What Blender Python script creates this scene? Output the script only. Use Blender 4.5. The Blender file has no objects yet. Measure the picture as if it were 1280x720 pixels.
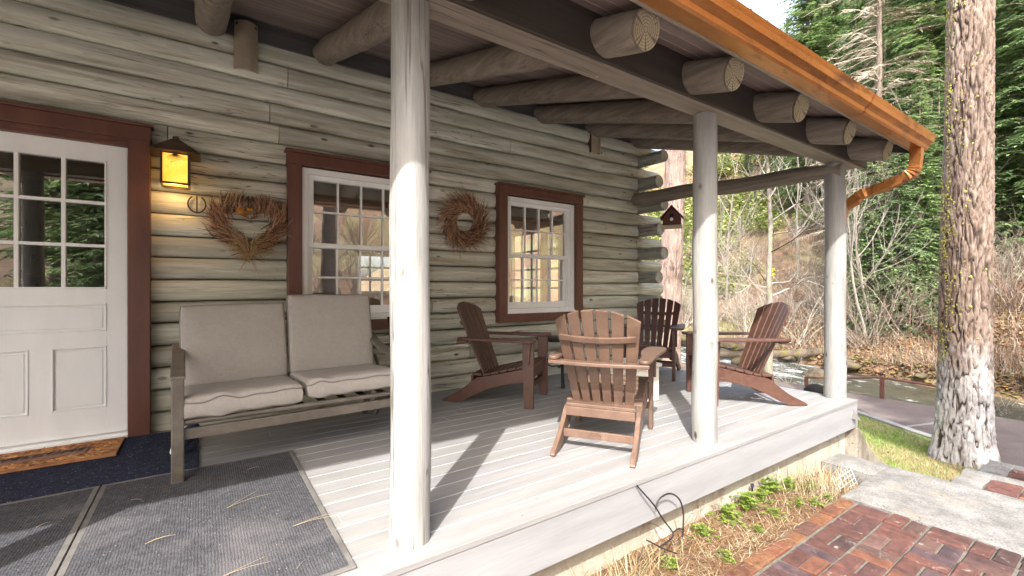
import bpy, bmesh, math, random
from mathutils import Vector, Matrix, noise, Euler
R = math.radians
random.seed(11)
sc = bpy.context.scene
col = sc.collection
rnd = random.random
def ru(a, b): return a + (b - a) * random.random()
def lerp(a, b, t): return a + (b - a) * t
def clamp(t, a=0.0, b=1.0): return max(a, min(b, t))
def sstep(a, b, x):
    t = clamp((x - a) / (b - a)); return t * t * (3 - 2 * t)
def interp(pts, x):
    if x <= pts[0][0]: return pts[0][1]
    for (a, fa), (b, fb) in zip(pts, pts[1:]):
        if x <= b: return fa + (fb - fa) * (x - a) / (b - a)
    return pts[-1][1]

# ------------------------------------------------------------------ mesh builder
class MB:
    def __init__(s): s.v = []; s.f = []; s.s = []; s.c = []; s.hascol = False
    def add(s, vs, fs, smooth=False, c=None):
        o = len(s.v); s.v.extend([tuple(p) for p in vs])
        for f in fs:
            s.f.append(tuple(i + o for i in f)); s.s.append(smooth); s.c.append(c)
        if c is not None: s.hascol = True
    def box(s, lo, hi, bev=0.0, M=None, c=None):
        (x0, y0, z0), (x1, y1, z1) = lo, hi
        if bev <= 0:
            vs = [(x0,y0,z0),(x1,y0,z0),(x1,y1,z0),(x0,y1,z0),(x0,y0,z1),(x1,y0,z1),(x1,y1,z1),(x0,y1,z1)]
            fs = [(0,3,2,1),(4,5,6,7),(0,1,5,4),(1,2,6,5),(2,3,7,6),(3,0,4,7)]
        else:
            bm = bmesh.new(); bmesh.ops.create_cube(bm, size=1.0)
            for v in bm.verts:
                v.co = Vector((lerp(x0,x1,v.co.x+.5), lerp(y0,y1,v.co.y+.5), lerp(z0,z1,v.co.z+.5)))
            b = min(bev, .45*min(x1-x0, y1-y0, z1-z0))
            bmesh.ops.bevel(bm, geom=bm.edges[:], offset=b, segments=2, profile=.5, affect='EDGES')
            bm.verts.index_update()
            vs = [tuple(v.co) for v in bm.verts]; fs = [tuple(v.index for v in f.verts) for f in bm.faces]; bm.free()
        if M is not None: vs = [tuple(M @ Vector(p)) for p in vs]
        s.add(vs, fs, False, c)
    def cbox(s, c, size, bev=0.0, rot=None, colr=None):
        h = [q/2 for q in size]
        M = Matrix.Translation(c)
        if rot is not None: M = M @ Euler(rot).to_matrix().to_4x4()
        s.box((-h[0],-h[1],-h[2]), (h[0],h[1],h[2]), bev, M, colr)
    def tube(s, pts, rad, n=8, cap=True, smooth=True, c=None, asp=1.0, phase=0.0, rfun=None, up=None):
        pts = [Vector(p) for p in pts]; k = len(pts)
        if not hasattr(rad, '__len__'): rad = [rad]*k
        t0 = (pts[1]-pts[0]).normalized()
        u = Vector(up) if up is not None else (Vector((0,0,1)) if abs(t0.z) < .9 else Vector((1,0,0)))
        a = t0.cross(u).normalized()
        vs = []; fs = []
        for i in range(k):
            t = (pts[min(i+1,k-1)]-pts[max(i-1,0)])
            if t.length < 1e-9: t = t0
            t.normalize()
            a = (a - t*a.dot(t)); a.normalize(); b = t.cross(a)
            for j in range(n):
                th = 2*math.pi*j/n + phase
                r = rad[i] * (rfun(i, th) if rfun else 1.0)
                vs.append(pts[i] + a*(math.cos(th)*r) + b*(math.sin(th)*r*asp))
        for i in range(k-1):
            for j in range(n):
                j2 = (j+1) % n
                fs.append((i*n+j, i*n+j2, (i+1)*n+j2, (i+1)*n+j))
        s.add(vs, fs, smooth, c)
        if cap:
            s.add(vs[:n], [tuple(range(n-1,-1,-1))], False, c); s.add(vs[-n:], [tuple(range(n))], False, c)
    def prism(s, out, t0, t1, M=None, c=None):
        """outline in local XY extruded from z=t0 to t1"""
        n = len(out)
        vs = [(x,y,t0) for x,y in out] + [(x,y,t1) for x,y in out]
        fs = [tuple(range(n-1,-1,-1)), tuple(range(n,2*n))] + [(i,(i+1)%n,n+(i+1)%n,n+i) for i in range(n)]
        if M is not None: vs = [tuple(M @ Vector(p)) for p in vs]
        s.add(vs, fs, False, c)
    def lathe(s, prof, n=24, center=(0,0,0), c=None, smooth=True):
        vs = []; fs = []; k = len(prof)
        for r, z in prof:
            for j in range(n):
                th = 2*math.pi*j/n
                vs.append((center[0]+r*math.cos(th), center[1]+r*math.sin(th), center[2]+z))
        for i in range(k-1):
            for j in range(n):
                j2 = (j+1)%n; fs.append((i*n+j,i*n+j2,(i+1)*n+j2,(i+1)*n+j))
        s.add(vs, fs, smooth, c)
    def build(s, name, mat, parent=None, world=False, bevel=0.0):
        me = bpy.data.meshes.new(name); me.from_pydata(s.v, [], s.f)
        me.polygons.foreach_set('use_smooth', s.s)
        if s.hascol:
            ca = me.color_attributes.new('Col', 'FLOAT_COLOR', 'CORNER')
            data = []
            for f, c in zip(s.f, s.c):
                c = c or (1,1,1); data.extend((c[0],c[1],c[2],1.0)*len(f))
            ca.data.foreach_set('color', data)
        me.update()
        o = bpy.data.objects.new(name, me); col.objects.link(o)
        if mat: me.materials.append(mat)
        if parent is not None:
            o.parent = parent
            if world: o.location = -Vector(worldloc(parent))
        if bevel:
            b = o.modifiers.new('Bevel', 'BEVEL'); b.width = bevel; b.segments = 2; b.limit_method = 'ANGLE'; b.angle_limit = R(40)
        return o
def worldloc(o):
    l = Vector(o.location)
    while o.parent: o = o.parent; l = l + Vector(o.location)
    return l
def tag(o, label=None, cat=None, group=None, kind=None):
    if label: o['label'] = label
    if cat: o['category'] = cat
    if group: o['group'] = group
    if kind: o['kind'] = kind
    return o
def thing(name, label, cat, loc=(0,0,0), rz=0.0, group=None):
    o = bpy.data.objects.new(name, None); col.objects.link(o)
    o.empty_display_size = .1; o.location = loc; o.rotation_euler = (0,0,rz)
    return tag(o, label, cat, group)
def copy_tree(o, parent=None):
    c = o.copy(); col.objects.link(c); c.parent = parent
    for ch in [q for q in bpy.data.objects if q.parent == o]: copy_tree(ch, c)
    return c
def structure(o): o['kind'] = 'structure'; return o

# ------------------------------------------------------------------ materials
def nodes(name):
    m = bpy.data.materials.new(name); m.use_nodes = True
    nt = m.node_tree; b = nt.nodes['Principled BSDF']
    return m, nt, b
def nd(nt, t, **kw):
    n = nt.nodes.new(t)
    for k, v in kw.items():
        if k in n.inputs: n.inputs[k].default_value = v
        else: setattr(n, k, v)
    return n
def ramp(nt, src, stops):
    r = nt.nodes.new('ShaderNodeValToRGB')
    e = r.color_ramp.elements
    while len(e) < len(stops): e.new(.5)
    for el, (p, c) in zip(e, stops):
        el.position = p; el.color = (c[0],c[1],c[2],1) if hasattr(c,'__len__') else (c,c,c,1)
    nt.links.new(src, r.inputs[0]); return r.outputs[0]
def mix(nt, fac, a, b, mode='MIX'):
    n = nt.nodes.new('ShaderNodeMix'); n.data_type = 'RGBA'; n.blend_type = mode; n.clamp_factor = True
    for sock, v in ((n.inputs[0], fac), (n.inputs[6], a), (n.inputs[7], b)):
        if isinstance(v, bpy.types.NodeSocket): nt.links.new(v, sock)
        elif hasattr(v, '__len__'): sock.default_value = (v[0],v[1],v[2],1)
        elif sock.type == 'VALUE': sock.default_value = v
        else: sock.default_value = (v,v,v,1)
    return n.outputs[2]
def math_(nt, op, a, b=0.0):
    n = nt.nodes.new('ShaderNodeMath'); n.operation = op
    for i, v in enumerate((a, b)):
        if isinstance(v, bpy.types.NodeSocket): nt.links.new(v, n.inputs[i])
        else: n.inputs[i].default_value = v
    return n.outputs[0]
def coords(nt, scale=(1,1,1), rot=(0,0,0)):
    t = nt.nodes.new('ShaderNodeTexCoord'); m = nt.nodes.new('ShaderNodeMapping')
    m.inputs['Scale'].default_value = scale; m.inputs['Rotation'].default_value = rot
    nt.links.new(t.outputs['Object'], m.inputs['Vector']); return m.outputs[0]
def noise_(nt, vec, scale, detail=5, rough=.6, dist=0.0):
    n = nd(nt, 'ShaderNodeTexNoise', Scale=scale, Detail=detail, Roughness=rough, Distortion=dist)
    nt.links.new(vec, n.inputs['Vector']); return n.outputs['Fac']
def pm(name, c1, c2, stretch=(1,1,1), ns=6, rough=.6, bump=.25, bd=.006, attr=False, rand=0.0, metal=0.0,
       dirt=None, spots=None, cracks=None, spec=.5, fine=None, trans=0.0, lo=.35, hi=.65, rot=(0,0,0), ribs=False):
    """layered procedural surface: two tones in stretched noise, dirt patches, dark specks, fine grain, bump"""
    m, nt, b = nodes(name)
    v = coords(nt, stretch, rot); n = noise_(nt, v, ns, 7, .65, .25)
    c = ramp(nt, n, [(lo, c1), (hi, c2)])
    height = n
    if fine:
        fv = coords(nt, fine[0], rot); fn = noise_(nt, fv, fine[1], 4, .7)
        c = mix(nt, 1.0, c, ramp(nt, fn, [(.3, 1-fine[2]), (.7, 1+fine[2]*.6)]), 'MULTIPLY')
        height = math_(nt, 'ADD', math_(nt, 'MULTIPLY', n, .5), math_(nt, 'MULTIPLY', fn, .6))
    if ribs:
        wv = nd(nt, 'ShaderNodeTexWave', Scale=28.0, Distortion=4.0, Detail=2.0); wv.inputs['Detail Scale'].default_value = 3.0
        nt.links.new(coords(nt), wv.inputs['Vector']); height = math_(nt, 'ADD', height, math_(nt, 'MULTIPLY', wv.outputs['Fac'], .3))
        c = mix(nt, 1.0, c, ramp(nt, wv.outputs['Fac'], [(.1, .90), (.9, 1.05)]), 'MULTIPLY')
    if attr:
        a = nt.nodes.new('ShaderNodeVertexColor'); a.layer_name = 'Col'
        c = mix(nt, 1.0, c, a.outputs[0], 'MULTIPLY')
    if rand:
        oi = nt.nodes.new('ShaderNodeObjectInfo')
        mr = nd(nt, 'ShaderNodeMapRange'); nt.links.new(oi.outputs['Random'], mr.inputs[0])
        mr.inputs[3].default_value = 1-rand; mr.inputs[4].default_value = 1+rand*.6
        c = mix(nt, 1.0, c, mr.outputs[0], 'MULTIPLY')
    if dirt:
        dc, ds, d0, d1 = dirt[:4]; dst = dirt[4] if len(dirt) > 4 else (1,1,1)
        dn = noise_(nt, coords(nt, dst, rot), ds, 6, .7, .4)
        c = mix(nt, ramp(nt, dn, [(d0, 0.0), (d1, 1.0)]), c, dc)
    if spots:
        vo = nd(nt, 'ShaderNodeTexVoronoi', Scale=spots[1]); nt.links.new(coords(nt, spots[3] if len(spots)>3 else (1,1,1)), vo.inputs['Vector'])
        wn = noise_(nt, coords(nt), spots[1]*.35, 2)
        f = math_(nt, 'MULTIPLY', ramp(nt, vo.outputs['Distance'], [(spots[2]*.6, 1.0), (spots[2], 0.0)]), ramp(nt, wn, [(.5, 0.0), (.6, 1.0)]))
        c = mix(nt, f, c, spots[0])
    if cracks:
        cv = coords(nt, cracks[1], rot); cn = noise_(nt, cv, cracks[2], 3, .5, .6)
        d = math_(nt, 'ABSOLUTE', math_(nt, 'SUBTRACT', cn, .5))
        f = ramp(nt, d, [(0.0, 1.0), (cracks[3], 0.0)])
        pn = noise_(nt, coords(nt, (1,1,1)), cracks[2]*.4, 2)
        f = math_(nt, 'MULTIPLY', f, ramp(nt, pn, [(.5, 0.0), (.62, 1.0)]))
        c = mix(nt, f, c, cracks[0])
        height = math_(nt, 'SUBTRACT', height, f)
    nt.links.new(c, b.inputs['Base Color'])
    rr = ramp(nt, n, [(0.2, clamp(rough-.08)), (.8, clamp(rough+.1))]); nt.links.new(rr, b.inputs['Roughness'])
    b.inputs['Metallic'].default_value = metal; b.inputs['Specular IOR Level'].default_value = spec
    if bump:
        bp = nd(nt, 'ShaderNodeBump', Strength=bump, Distance=bd); nt.links.new(height, bp.inputs['Height'])
        nt.links.new(bp.outputs[0], b.inputs['Normal'])
    if trans:
        out = nt.nodes['Material Output']; tr = nt.nodes.new('ShaderNodeBsdfTranslucent'); nt.links.new(c, tr.inputs['Color'])
        ms = nt.nodes.new('ShaderNodeMixShader'); ms.inputs[0].default_value = trans
        nt.links.new(b.outputs[0], ms.inputs[1]); nt.links.new(tr.outputs[0], ms.inputs[2]); nt.links.new(ms.outputs[0], out.inputs['Surface'])
    return m

M = {}
GX = (.35, 9, 9)     # grain along x
GZ = (9, 9, .35)     # grain along z
GY = (9, .35, 9)
M['log'] = pm('sage_painted_log', (.47,.465,.375), (.735,.735,.635), (.5,4,7), 2.6, .62, .5, .008, rand=.26,
              fine=((.5,12,22), 9, .16), dirt=((.25,.215,.145), 1.9, .48, .72, (.4,2,7)), spots=((.10,.085,.06), 5.5, .16, (.7,1.6,1.6)), cracks=((.07,.065,.05), (.5,6,11), 1.7, .012))
M['logend'] = pm('cut_log_end', (.34,.32,.26), (.54,.50,.41), (1,1,1), 14, .8, .3, .004, fine=((9,2,9), 12, .2), rand=.15, cracks=((.07,.06,.05),(1,1,1),9,.02))
M['crosslog'] = pm('grey_crossing_log', (.25,.255,.235), (.42,.42,.37), (6,.5,6), 4, .7, .4, .006, rand=.15, fine=((14,.6,14), 8, .2), cracks=((.05,.05,.04), (9,.5,9), 1.7, .02))
M['post'] = pm('weathered_white_post', (.225,.224,.216), (.35,.348,.338), (5,5,.6), 2.2, .6, .6, .008, rand=.05,
               fine=((16,16,.8), 6, .10), dirt=((.33,.31,.27), 1.4, .58, .76, (4,4,.5)), spots=((.05,.04,.03), 10.0, .22, (1.2,1.2,.6)), cracks=((.12,.10,.08), (9,9,.35), 1.5, .014))
M['rafter'] = pm('brown_grey_rafter', (.155,.13,.11), (.28,.242,.205), (9,.6,9), 2.5, .7, .45, .007, rand=.1, fine=((16,.8,16), 7, .2), cracks=((.045,.035,.03), (9,.5,9), 1.8, .015))
M['raftend'] = pm('cut_rafter_end', (.27,.22,.14), (.45,.38,.26), (1,1,1), 9, .75, .3, .003, cracks=((.09,.07,.05),(1,1,1),5,.015), fine=((12,12,12), 6, .15))
M['beam'] = pm('taupe_beam', (.20,.17,.135), (.33,.29,.235), (.4,5,5), 2.6, .62, .25, .004, fine=((.6,14,14), 7, .12), cracks=((.08,.06,.05), (.3,5,5), 1.5, .008), spots=((.6,.55,.45), 5, .06))
M['frieze'] = pm('dark_frieze_board', (.062,.058,.056), (.10,.094,.088), (.4,5,5), 3, .6, .15, .003, fine=((.5,10,10), 6, .12))
M['trim'] = pm('red_brown_trim', (.100,.040,.027), (.145,.058,.039), (3,3,.8), 3, .45, .15, .003, fine=((12,12,2), 8, .1), dirt=((.22,.10,.06), 3.5, .66, .8))
M['white'] = pm('white_gloss_paint', (.80,.805,.80), (.85,.855,.85), (1,1,1), 4, .35, .06, .002, dirt=((.66,.65,.60), 2.5, .68, .85))
M['doorwhite'] = pm('white_door_paint', (.80,.81,.815), (.85,.86,.865), (2,2,.5), 4, .4, .08, .002)
M['deck'] = pm('grey_deck_paint', (.215,.213,.212), (.27,.268,.266), (.5,6,6), 2.4, .55, .2, .003, attr=True, fine=((.7,18,18), 8, .10),
               dirt=((.32,.29,.26), 1.1, .60, .80, (.8,2.2,1)), spots=((.12,.08,.05), 9, .045))
M['seam'] = pm('deck_seam_highlight', (.46,.46,.47), (.58,.58,.59), (1,1,1), 8, .7, 0)  # highlights in the gaps between deck boards, put into the colour
M['rim'] = pm('grey_rim_paint', (.235,.239,.25), (.295,.30,.31), (.4,4,4), 2.2, .55, .18, .003, fine=((.6,16,16), 7, .07), dirt=((.25,.25,.25), 1.5, .60, .8, (.6,1,2)), spots=((.1,.09,.08), 6, .04))
M['found'] = pm('stained_concrete_wall', (.33,.30,.245), (.45,.42,.36), (1,1,1), 3, .85, .5, .008, fine=((8,8,8), 6, .12),
                dirt=((.20,.15,.10), 2.2, .52, .72, (1.2,1.2,.7)), spots=((.18,.13,.09), 14, .12), cracks=((.12,.09,.06),(1,1,1),2,.004))
M['slab'] = pm('washed_concrete', (.135,.131,.124), (.245,.24,.228), (1,1,1), 7, .9, .7, .006, fine=((40,40,40), 2, .45), dirt=((.25,.21,.15), 3, .55, .8), spots=((.09,.08,.07), 38, .3))
M['copper'] = pm('brown_copper', (.42,.165,.05), (.62,.27,.09), (.3,2,2), 3, .3, .04, .002, metal=.85, dirt=((.20,.075,.035), 1.6, .54, .66, (.8,3,3)), fine=((6,6,6), 4, .08), spots=((.34,.30,.20), 7, .10, (1,2,2)))
M['ceil'] = None
M['shingle'] = pm('dark_shingle', (.05,.045,.04), (.10,.09,.08), (1,1,1), 20, .9, .4, .01)
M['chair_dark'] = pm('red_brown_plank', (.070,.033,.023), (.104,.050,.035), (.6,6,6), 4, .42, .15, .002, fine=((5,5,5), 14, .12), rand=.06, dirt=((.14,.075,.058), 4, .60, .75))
M['chair_shaded'] = pm('shaded_brown_plank', (.060,.026,.022), (.085,.036,.030), (.6,6,6), 4, .42, .12, .002, rand=.06)  # same brown planks as the other chairs, darkened in colour for shade
M['chair_sunlit'] = pm('sunlit_faded_plank', (.105,.062,.043), (.155,.095,.067), (2,2,2), 4, .5, .15, .002, fine=((9,9,3), 10, .10), rand=.05, dirt=((.225,.15,.115), 3, .56, .76), spots=((.06,.035,.025), 16, .1))  # same brown planks, lightened in colour for sunlight and some fading
M['fabric'] = pm('oatmeal_fabric', (.375,.350,.325), (.405,.378,.352), (1,1,1), 30, .95, .5, .0015, fine=((120,120,120), 3, .35), spec=.1)
M['piping'] = pm('cushion_piping', (.21,.19,.17), (.25,.225,.20), (1,1,1), 40, .95, .2, .001)
M['frame'] = pm('bronze_grey_metal', (.125,.108,.09), (.185,.163,.138), (2,2,2), 5, .42, .1, .001, metal=.35, dirt=((.36,.33,.29), 9, .64, .72), spots=((.07,.05,.04), 25, .1))
M['blackmetal'] = pm('black_metal', (.012,.012,.013), (.03,.03,.03), (1,1,1), 8, .4, .1, .001, metal=.5)
M['bronze'] = pm('bronze_metal', (.085,.05,.032), (.16,.10,.065), (1,1,1), 7, .4, .1, .001, metal=.7)
M['sconce'] = pm('brushed_bronze_sconce', (.46,.39,.29), (.60,.52,.40), (1,1,1), 4, .35, .05, .001, metal=.6)
M['iron'] = pm('rusty_iron', (.035,.03,.026), (.09,.07,.055), (1,1,1), 30, .7, .4, .002, metal=.6)
def mat_amber():
    m, nt, b = nodes('amber_lantern_glass')
    n = noise_(nt, coords(nt), 9, 4); c = ramp(nt, n, [(.3, (.95,.40,.03)), (.7, (1.0,.56,.09))])
    nt.links.new(c, b.inputs['Base Color']); nt.links.new(c, b.inputs['Emission Color']); b.inputs['Emission Strength'].default_value = .30
    b.inputs['Roughness'].default_value = .35; return m
M['amber'] = mat_amber()
def mat_glass(name, refl, tint=(.9,.93,.92)):
    m, nt, b = nodes(name); nt.nodes.remove(b); out = nt.nodes['Material Output']
    tr = nd(nt, 'ShaderNodeBsdfTransparent', Color=(*tint,1)); gl = nd(nt, 'ShaderNodeBsdfGlossy', Roughness=0.0)
    fr = nd(nt, 'ShaderNodeFresnel', IOR=1.5)
    n = noise_(nt, coords(nt), 2.2, 2); bp = nd(nt, 'ShaderNodeBump', Strength=.04, Distance=.01); nt.links.new(n, bp.inputs['Height']); nt.links.new(bp.outputs[0], gl.inputs['Normal'])
    f = math_(nt, 'ADD', math_(nt, 'MULTIPLY', fr.outputs[0], 1.2), refl)
    ms = nt.nodes.new('ShaderNodeMixShader'); nt.links.new(f, ms.inputs[0]); nt.links.new(tr.outputs[0], ms.inputs[1]); nt.links.new(gl.outputs[0], ms.inputs[2])
    nt.links.new(ms.outputs[0], out.inputs['Surface']); return m
M['glass'] = mat_glass('window_glass', .42)
M['doorglass'] = mat_glass('door_glass', .27, (.42,.44,.50))
M['vase'] = mat_glass('vase_glass', .06, (.93,.97,.95))
M['mat_grey'] = pm('ribbed_grey_carpet', (.047,.047,.053), (.085,.085,.094), (1,1,1), 45, .95, .9, .004, fine=((60,60,60), 3, .35), dirt=((.17,.16,.165), 1.5, .5, .85), spec=.1, spots=((.28,.25,.22), 40, .14), ribs=True)
M['mat_dark'] = pm('coarse_navy_carpet', (.012,.015,.03), (.045,.05,.085), (1,1,1), 70, .95, 1.0, .008, fine=((90,90,90), 2, .5), spec=.1, spots=((.22,.23,.28), 70, .26))
M['binding'] = pm('tan_binding', (.085,.08,.075), (.145,.137,.127), (1,1,1), 8, .8, .2, .001)
M['coir'] = pm('brown_relief_mat', (.23,.10,.04), (.42,.22,.09), (1,1,1), 9, .8, .5, .004, attr=True, fine=((30,30,30), 4, .25))
M['plaque'] = pm('brown_mat_plaque', (.17,.09,.06), (.24,.14,.10), (1,1,1), 15, .8, .3, .002)
M['letter'] = pm('dark_mat_letters', (.055,.03,.02), (.08,.045,.03), (1,1,1), 15, .8, .2, .001)
M['twig'] = pm('wreath_twig', (.8,.8,.8), (1,1,1), (1,1,1), 20, .8, 0, attr=True)
M['plain'] = pm('painted_by_piece', (.85,.85,.85), (1,1,1), (1,1,1), 12, .8, .2, .004, attr=True)
M['bow'] = pm('orange_ribbon', (.30,.11,.012), (.45,.2,.03), (1,1,1), 20, .8, .1)
M['birdhouse'] = pm('dark_red_birdhouse', (.075,.017,.014), (.12,.03,.024), (1,1,8), 4, .6, .1)
M['pale'] = pm('pale_wood', (.36,.30,.20), (.5,.43,.31), (1,1,5), 4, .6, .1)
M['hole'] = pm('dark_hole', (.006,.005,.005), (.01,.01,.01), (1,1,1), 4, .9, 0)
M['cream'] = pm('cream_box', (.66,.62,.53), (.76,.72,.63), (1,1,1), 4, .5, .05)
M['teal'] = pm('teal_cloth', (.0,.22,.33), (.01,.34,.45), (1,1,1), 8, .6, .1)
M['tabletop'] = pm('grey_green_glass_top', (.15,.17,.15), (.22,.24,.215), (1,1,1), 3, .15, 0)
M['cable'] = pm('black_cable', (.008,.008,.009), (.02,.02,.022), (1,1,1), 10, .5, 0)
M['navy'] = pm('navy_canvas', (.012,.018,.045), (.025,.035,.075), (1,1,1), 30, .9, .2, .001)
M['sole'] = pm('white_rubber', (.62,.62,.6), (.74,.74,.72), (1,1,1), 12, .6, .1)
M['brick'] = pm('worn_paver', (.24,.235,.235), (.54,.53,.53), (1,1,1), 14, .85, .6, .006, attr=True, fine=((30,30,30), 5, .28), dirt=((.27,.235,.22), 12, .60, .72), spots=((.03,.025,.025), 34, .2))
M['mortar'] = pm('sandy_joint', (.085,.075,.062), (.15,.135,.112), (1,1,1), 30, .95, .5, .004)
M['soil'] = pm('brown_soil', (.10,.05,.025), (.22,.12,.065), (1,1,1), 14, .95, .8, .02, fine=((40,40,40), 3, .4))
M['blade'] = pm('dry_grass_blade', (.85,.85,.85), (1,1,1), (1,1,1), 10, .75, 0, attr=True, trans=.25)
M['leaf'] = pm('weed_leaf', (.8,.8,.8), (1,1,1), (1,1,1), 10, .55, 0, attr=True, trans=.3)
M['needle'] = pm('conifer_needles', (.75,.75,.75), (1.1,1.1,1.1), (1,1,1), 1.2, .6, 0, attr=True, trans=.35)
M['bark'] = pm('grey_brown_bark', (.13,.10,.08), (.27,.215,.18), (5,5,1), 4, .9, .8, .03, fine=((16,16,3), 5, .3), rand=.15)
M['redbark'] = pm('red_brown_bark', (.19,.135,.11), (.33,.25,.215), (4,4,.8), 4, .9, .8, .03, fine=((14,14,3), 5, .3), cracks=((.07,.045,.035),(6,6,1),2,.03))
M['palebark'] = pm('mossy_pale_bark', (.15,.135,.11), (.28,.26,.225), (3,3,1), 6, .9, .6, .02, dirt=((.20,.19,.07), 4, .5, .65))
M['hillside'] = pm('leaf_litter_hillside', (.13,.075,.042), (.27,.165,.095), (1,1,1), 1.6, .95, .8, .08, fine=((6,6,6), 4, .4), dirt=((.22,.20,.085), .12, .48, .62))
M['lawn'] = pm('patchy_turf', (.12,.18,.03), (.29,.25,.12), (1,1,1), 2.0, .95, .6, .02, fine=((30,30,30), 4, .3))
M['path'] = pm('purple_brown_asphalt', (.105,.082,.076), (.15,.12,.11), (1,1,1), 2.5, .9, .5, .005, fine=((60,60,60), 3, .3), spots=((.06,.04,.03), 9, .15), dirt=((.25,.2,.17), 1.2, .6, .75))
M['curb'] = pm('pale_concrete_edge', (.22,.215,.205), (.30,.29,.275), (1,1,1), 6, .9, .4, .004, fine=((40,40,40), 3, .2))
M['rust'] = pm('rust_red_rail', (.085,.032,.024), (.14,.058,.042), (1,1,1), 8, .6, .2, .002)
M['rock'] = pm('mossy_rock', (.055,.04,.026), (.13,.10,.07), (1,1,1), 4, .9, .8, .03, dirt=((.11,.095,.02), 3, .50, .62))
M['lichen'] = pm('yellow_lichen', (.27,.25,.05), (.40,.37,.10), (1,1,1), 30, .95, .4, .004)
M['intwall'] = pm('pine_interior_wall', (.52,.42,.28), (.62,.52,.37), (1,1,6), 3, .6, .1)
M['intwood'] = pm('orange_pine', (.42,.15,.035), (.55,.24,.07), (.4,5,5), 3, .4, .1, .002)
M['cabinet'] = pm('cream_cabinet', (.52,.45,.31), (.6,.53,.39), (2,2,.5), 4, .5, .08)

M['facing'] = pm('shade_dark_beam_face', (.036,.028,.022), (.06,.048,.038), (.4,5,5), 2.6, .6, .2, .003, fine=((.6,14,14), 7, .12))  # shade on the beam's outer face, put into the colour
M['wing'] = pm('stained_wing_wall', (.16,.135,.105), (.30,.27,.22), (1,1,1), 3, .9, .6, .012, fine=((9,9,9), 6, .2), dirt=((.09,.065,.045), 2.6, .48, .68, (2.5,2.5,.6)), spots=((.06,.05,.04), 16, .16))
M['fill_ground'] = pm('pale_fill_ground', (.43,.435,.44), (.56,.565,.57), (1,1,1), 9, .95, .6, .02, fine=((25,25,25), 3, .3))  # made pale to reflect light up under the porch roof

def endgrain(name, c1, c2, crack):
    """sawn log end: growth rings round the local axis and radial drying cracks"""
    m, nt, b = nodes(name); v = coords(nt)
    wv = nd(nt, 'ShaderNodeTexWave', Scale=22.0, Distortion=1.6, Detail=3.0); wv.wave_type = 'RINGS'; wv.rings_direction = 'Z'; nt.links.new(v, wv.inputs['Vector'])
    n = noise_(nt, v, 9, 5); c = ramp(nt, math_(nt, 'ADD', math_(nt, 'MULTIPLY', wv.outputs['Fac'], .35), math_(nt, 'MULTIPLY', n, .65)), [(.3, c1), (.65, c2)])
    gr = nt.nodes.new('ShaderNodeTexGradient'); gr.gradient_type = 'RADIAL'; nt.links.new(v, gr.inputs['Vector'])
    w2 = nd(nt, 'ShaderNodeTexNoise', Scale=9.0, Detail=1.0); w2.noise_dimensions = '1D'; nt.links.new(math_(nt, 'ADD', math_(nt, 'MULTIPLY', gr.outputs['Fac'], 2.2), math_(nt, 'MULTIPLY', n, .03)), w2.inputs['W'])
    f = ramp(nt, math_(nt, 'ABSOLUTE', math_(nt, 'SUBTRACT', w2.outputs['Fac'], .5)), [(0.0, 1.0), (.03, 0.0)])
    c = mix(nt, math_(nt, 'MULTIPLY', f, ramp(nt, n, [(.42, 0.0), (.55, 1.0)])), c, crack)
    nt.links.new(c, b.inputs['Base Color']); b.inputs['Roughness'].default_value = .8; return m
M['raftend'] = endgrain('sawn_rafter_end', (.22,.18,.115), (.40,.34,.235), (.05,.04,.03))
M['logend'] = endgrain('sawn_wall_log_end', (.30,.29,.23), (.50,.47,.38), (.07,.06,.05))
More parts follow.
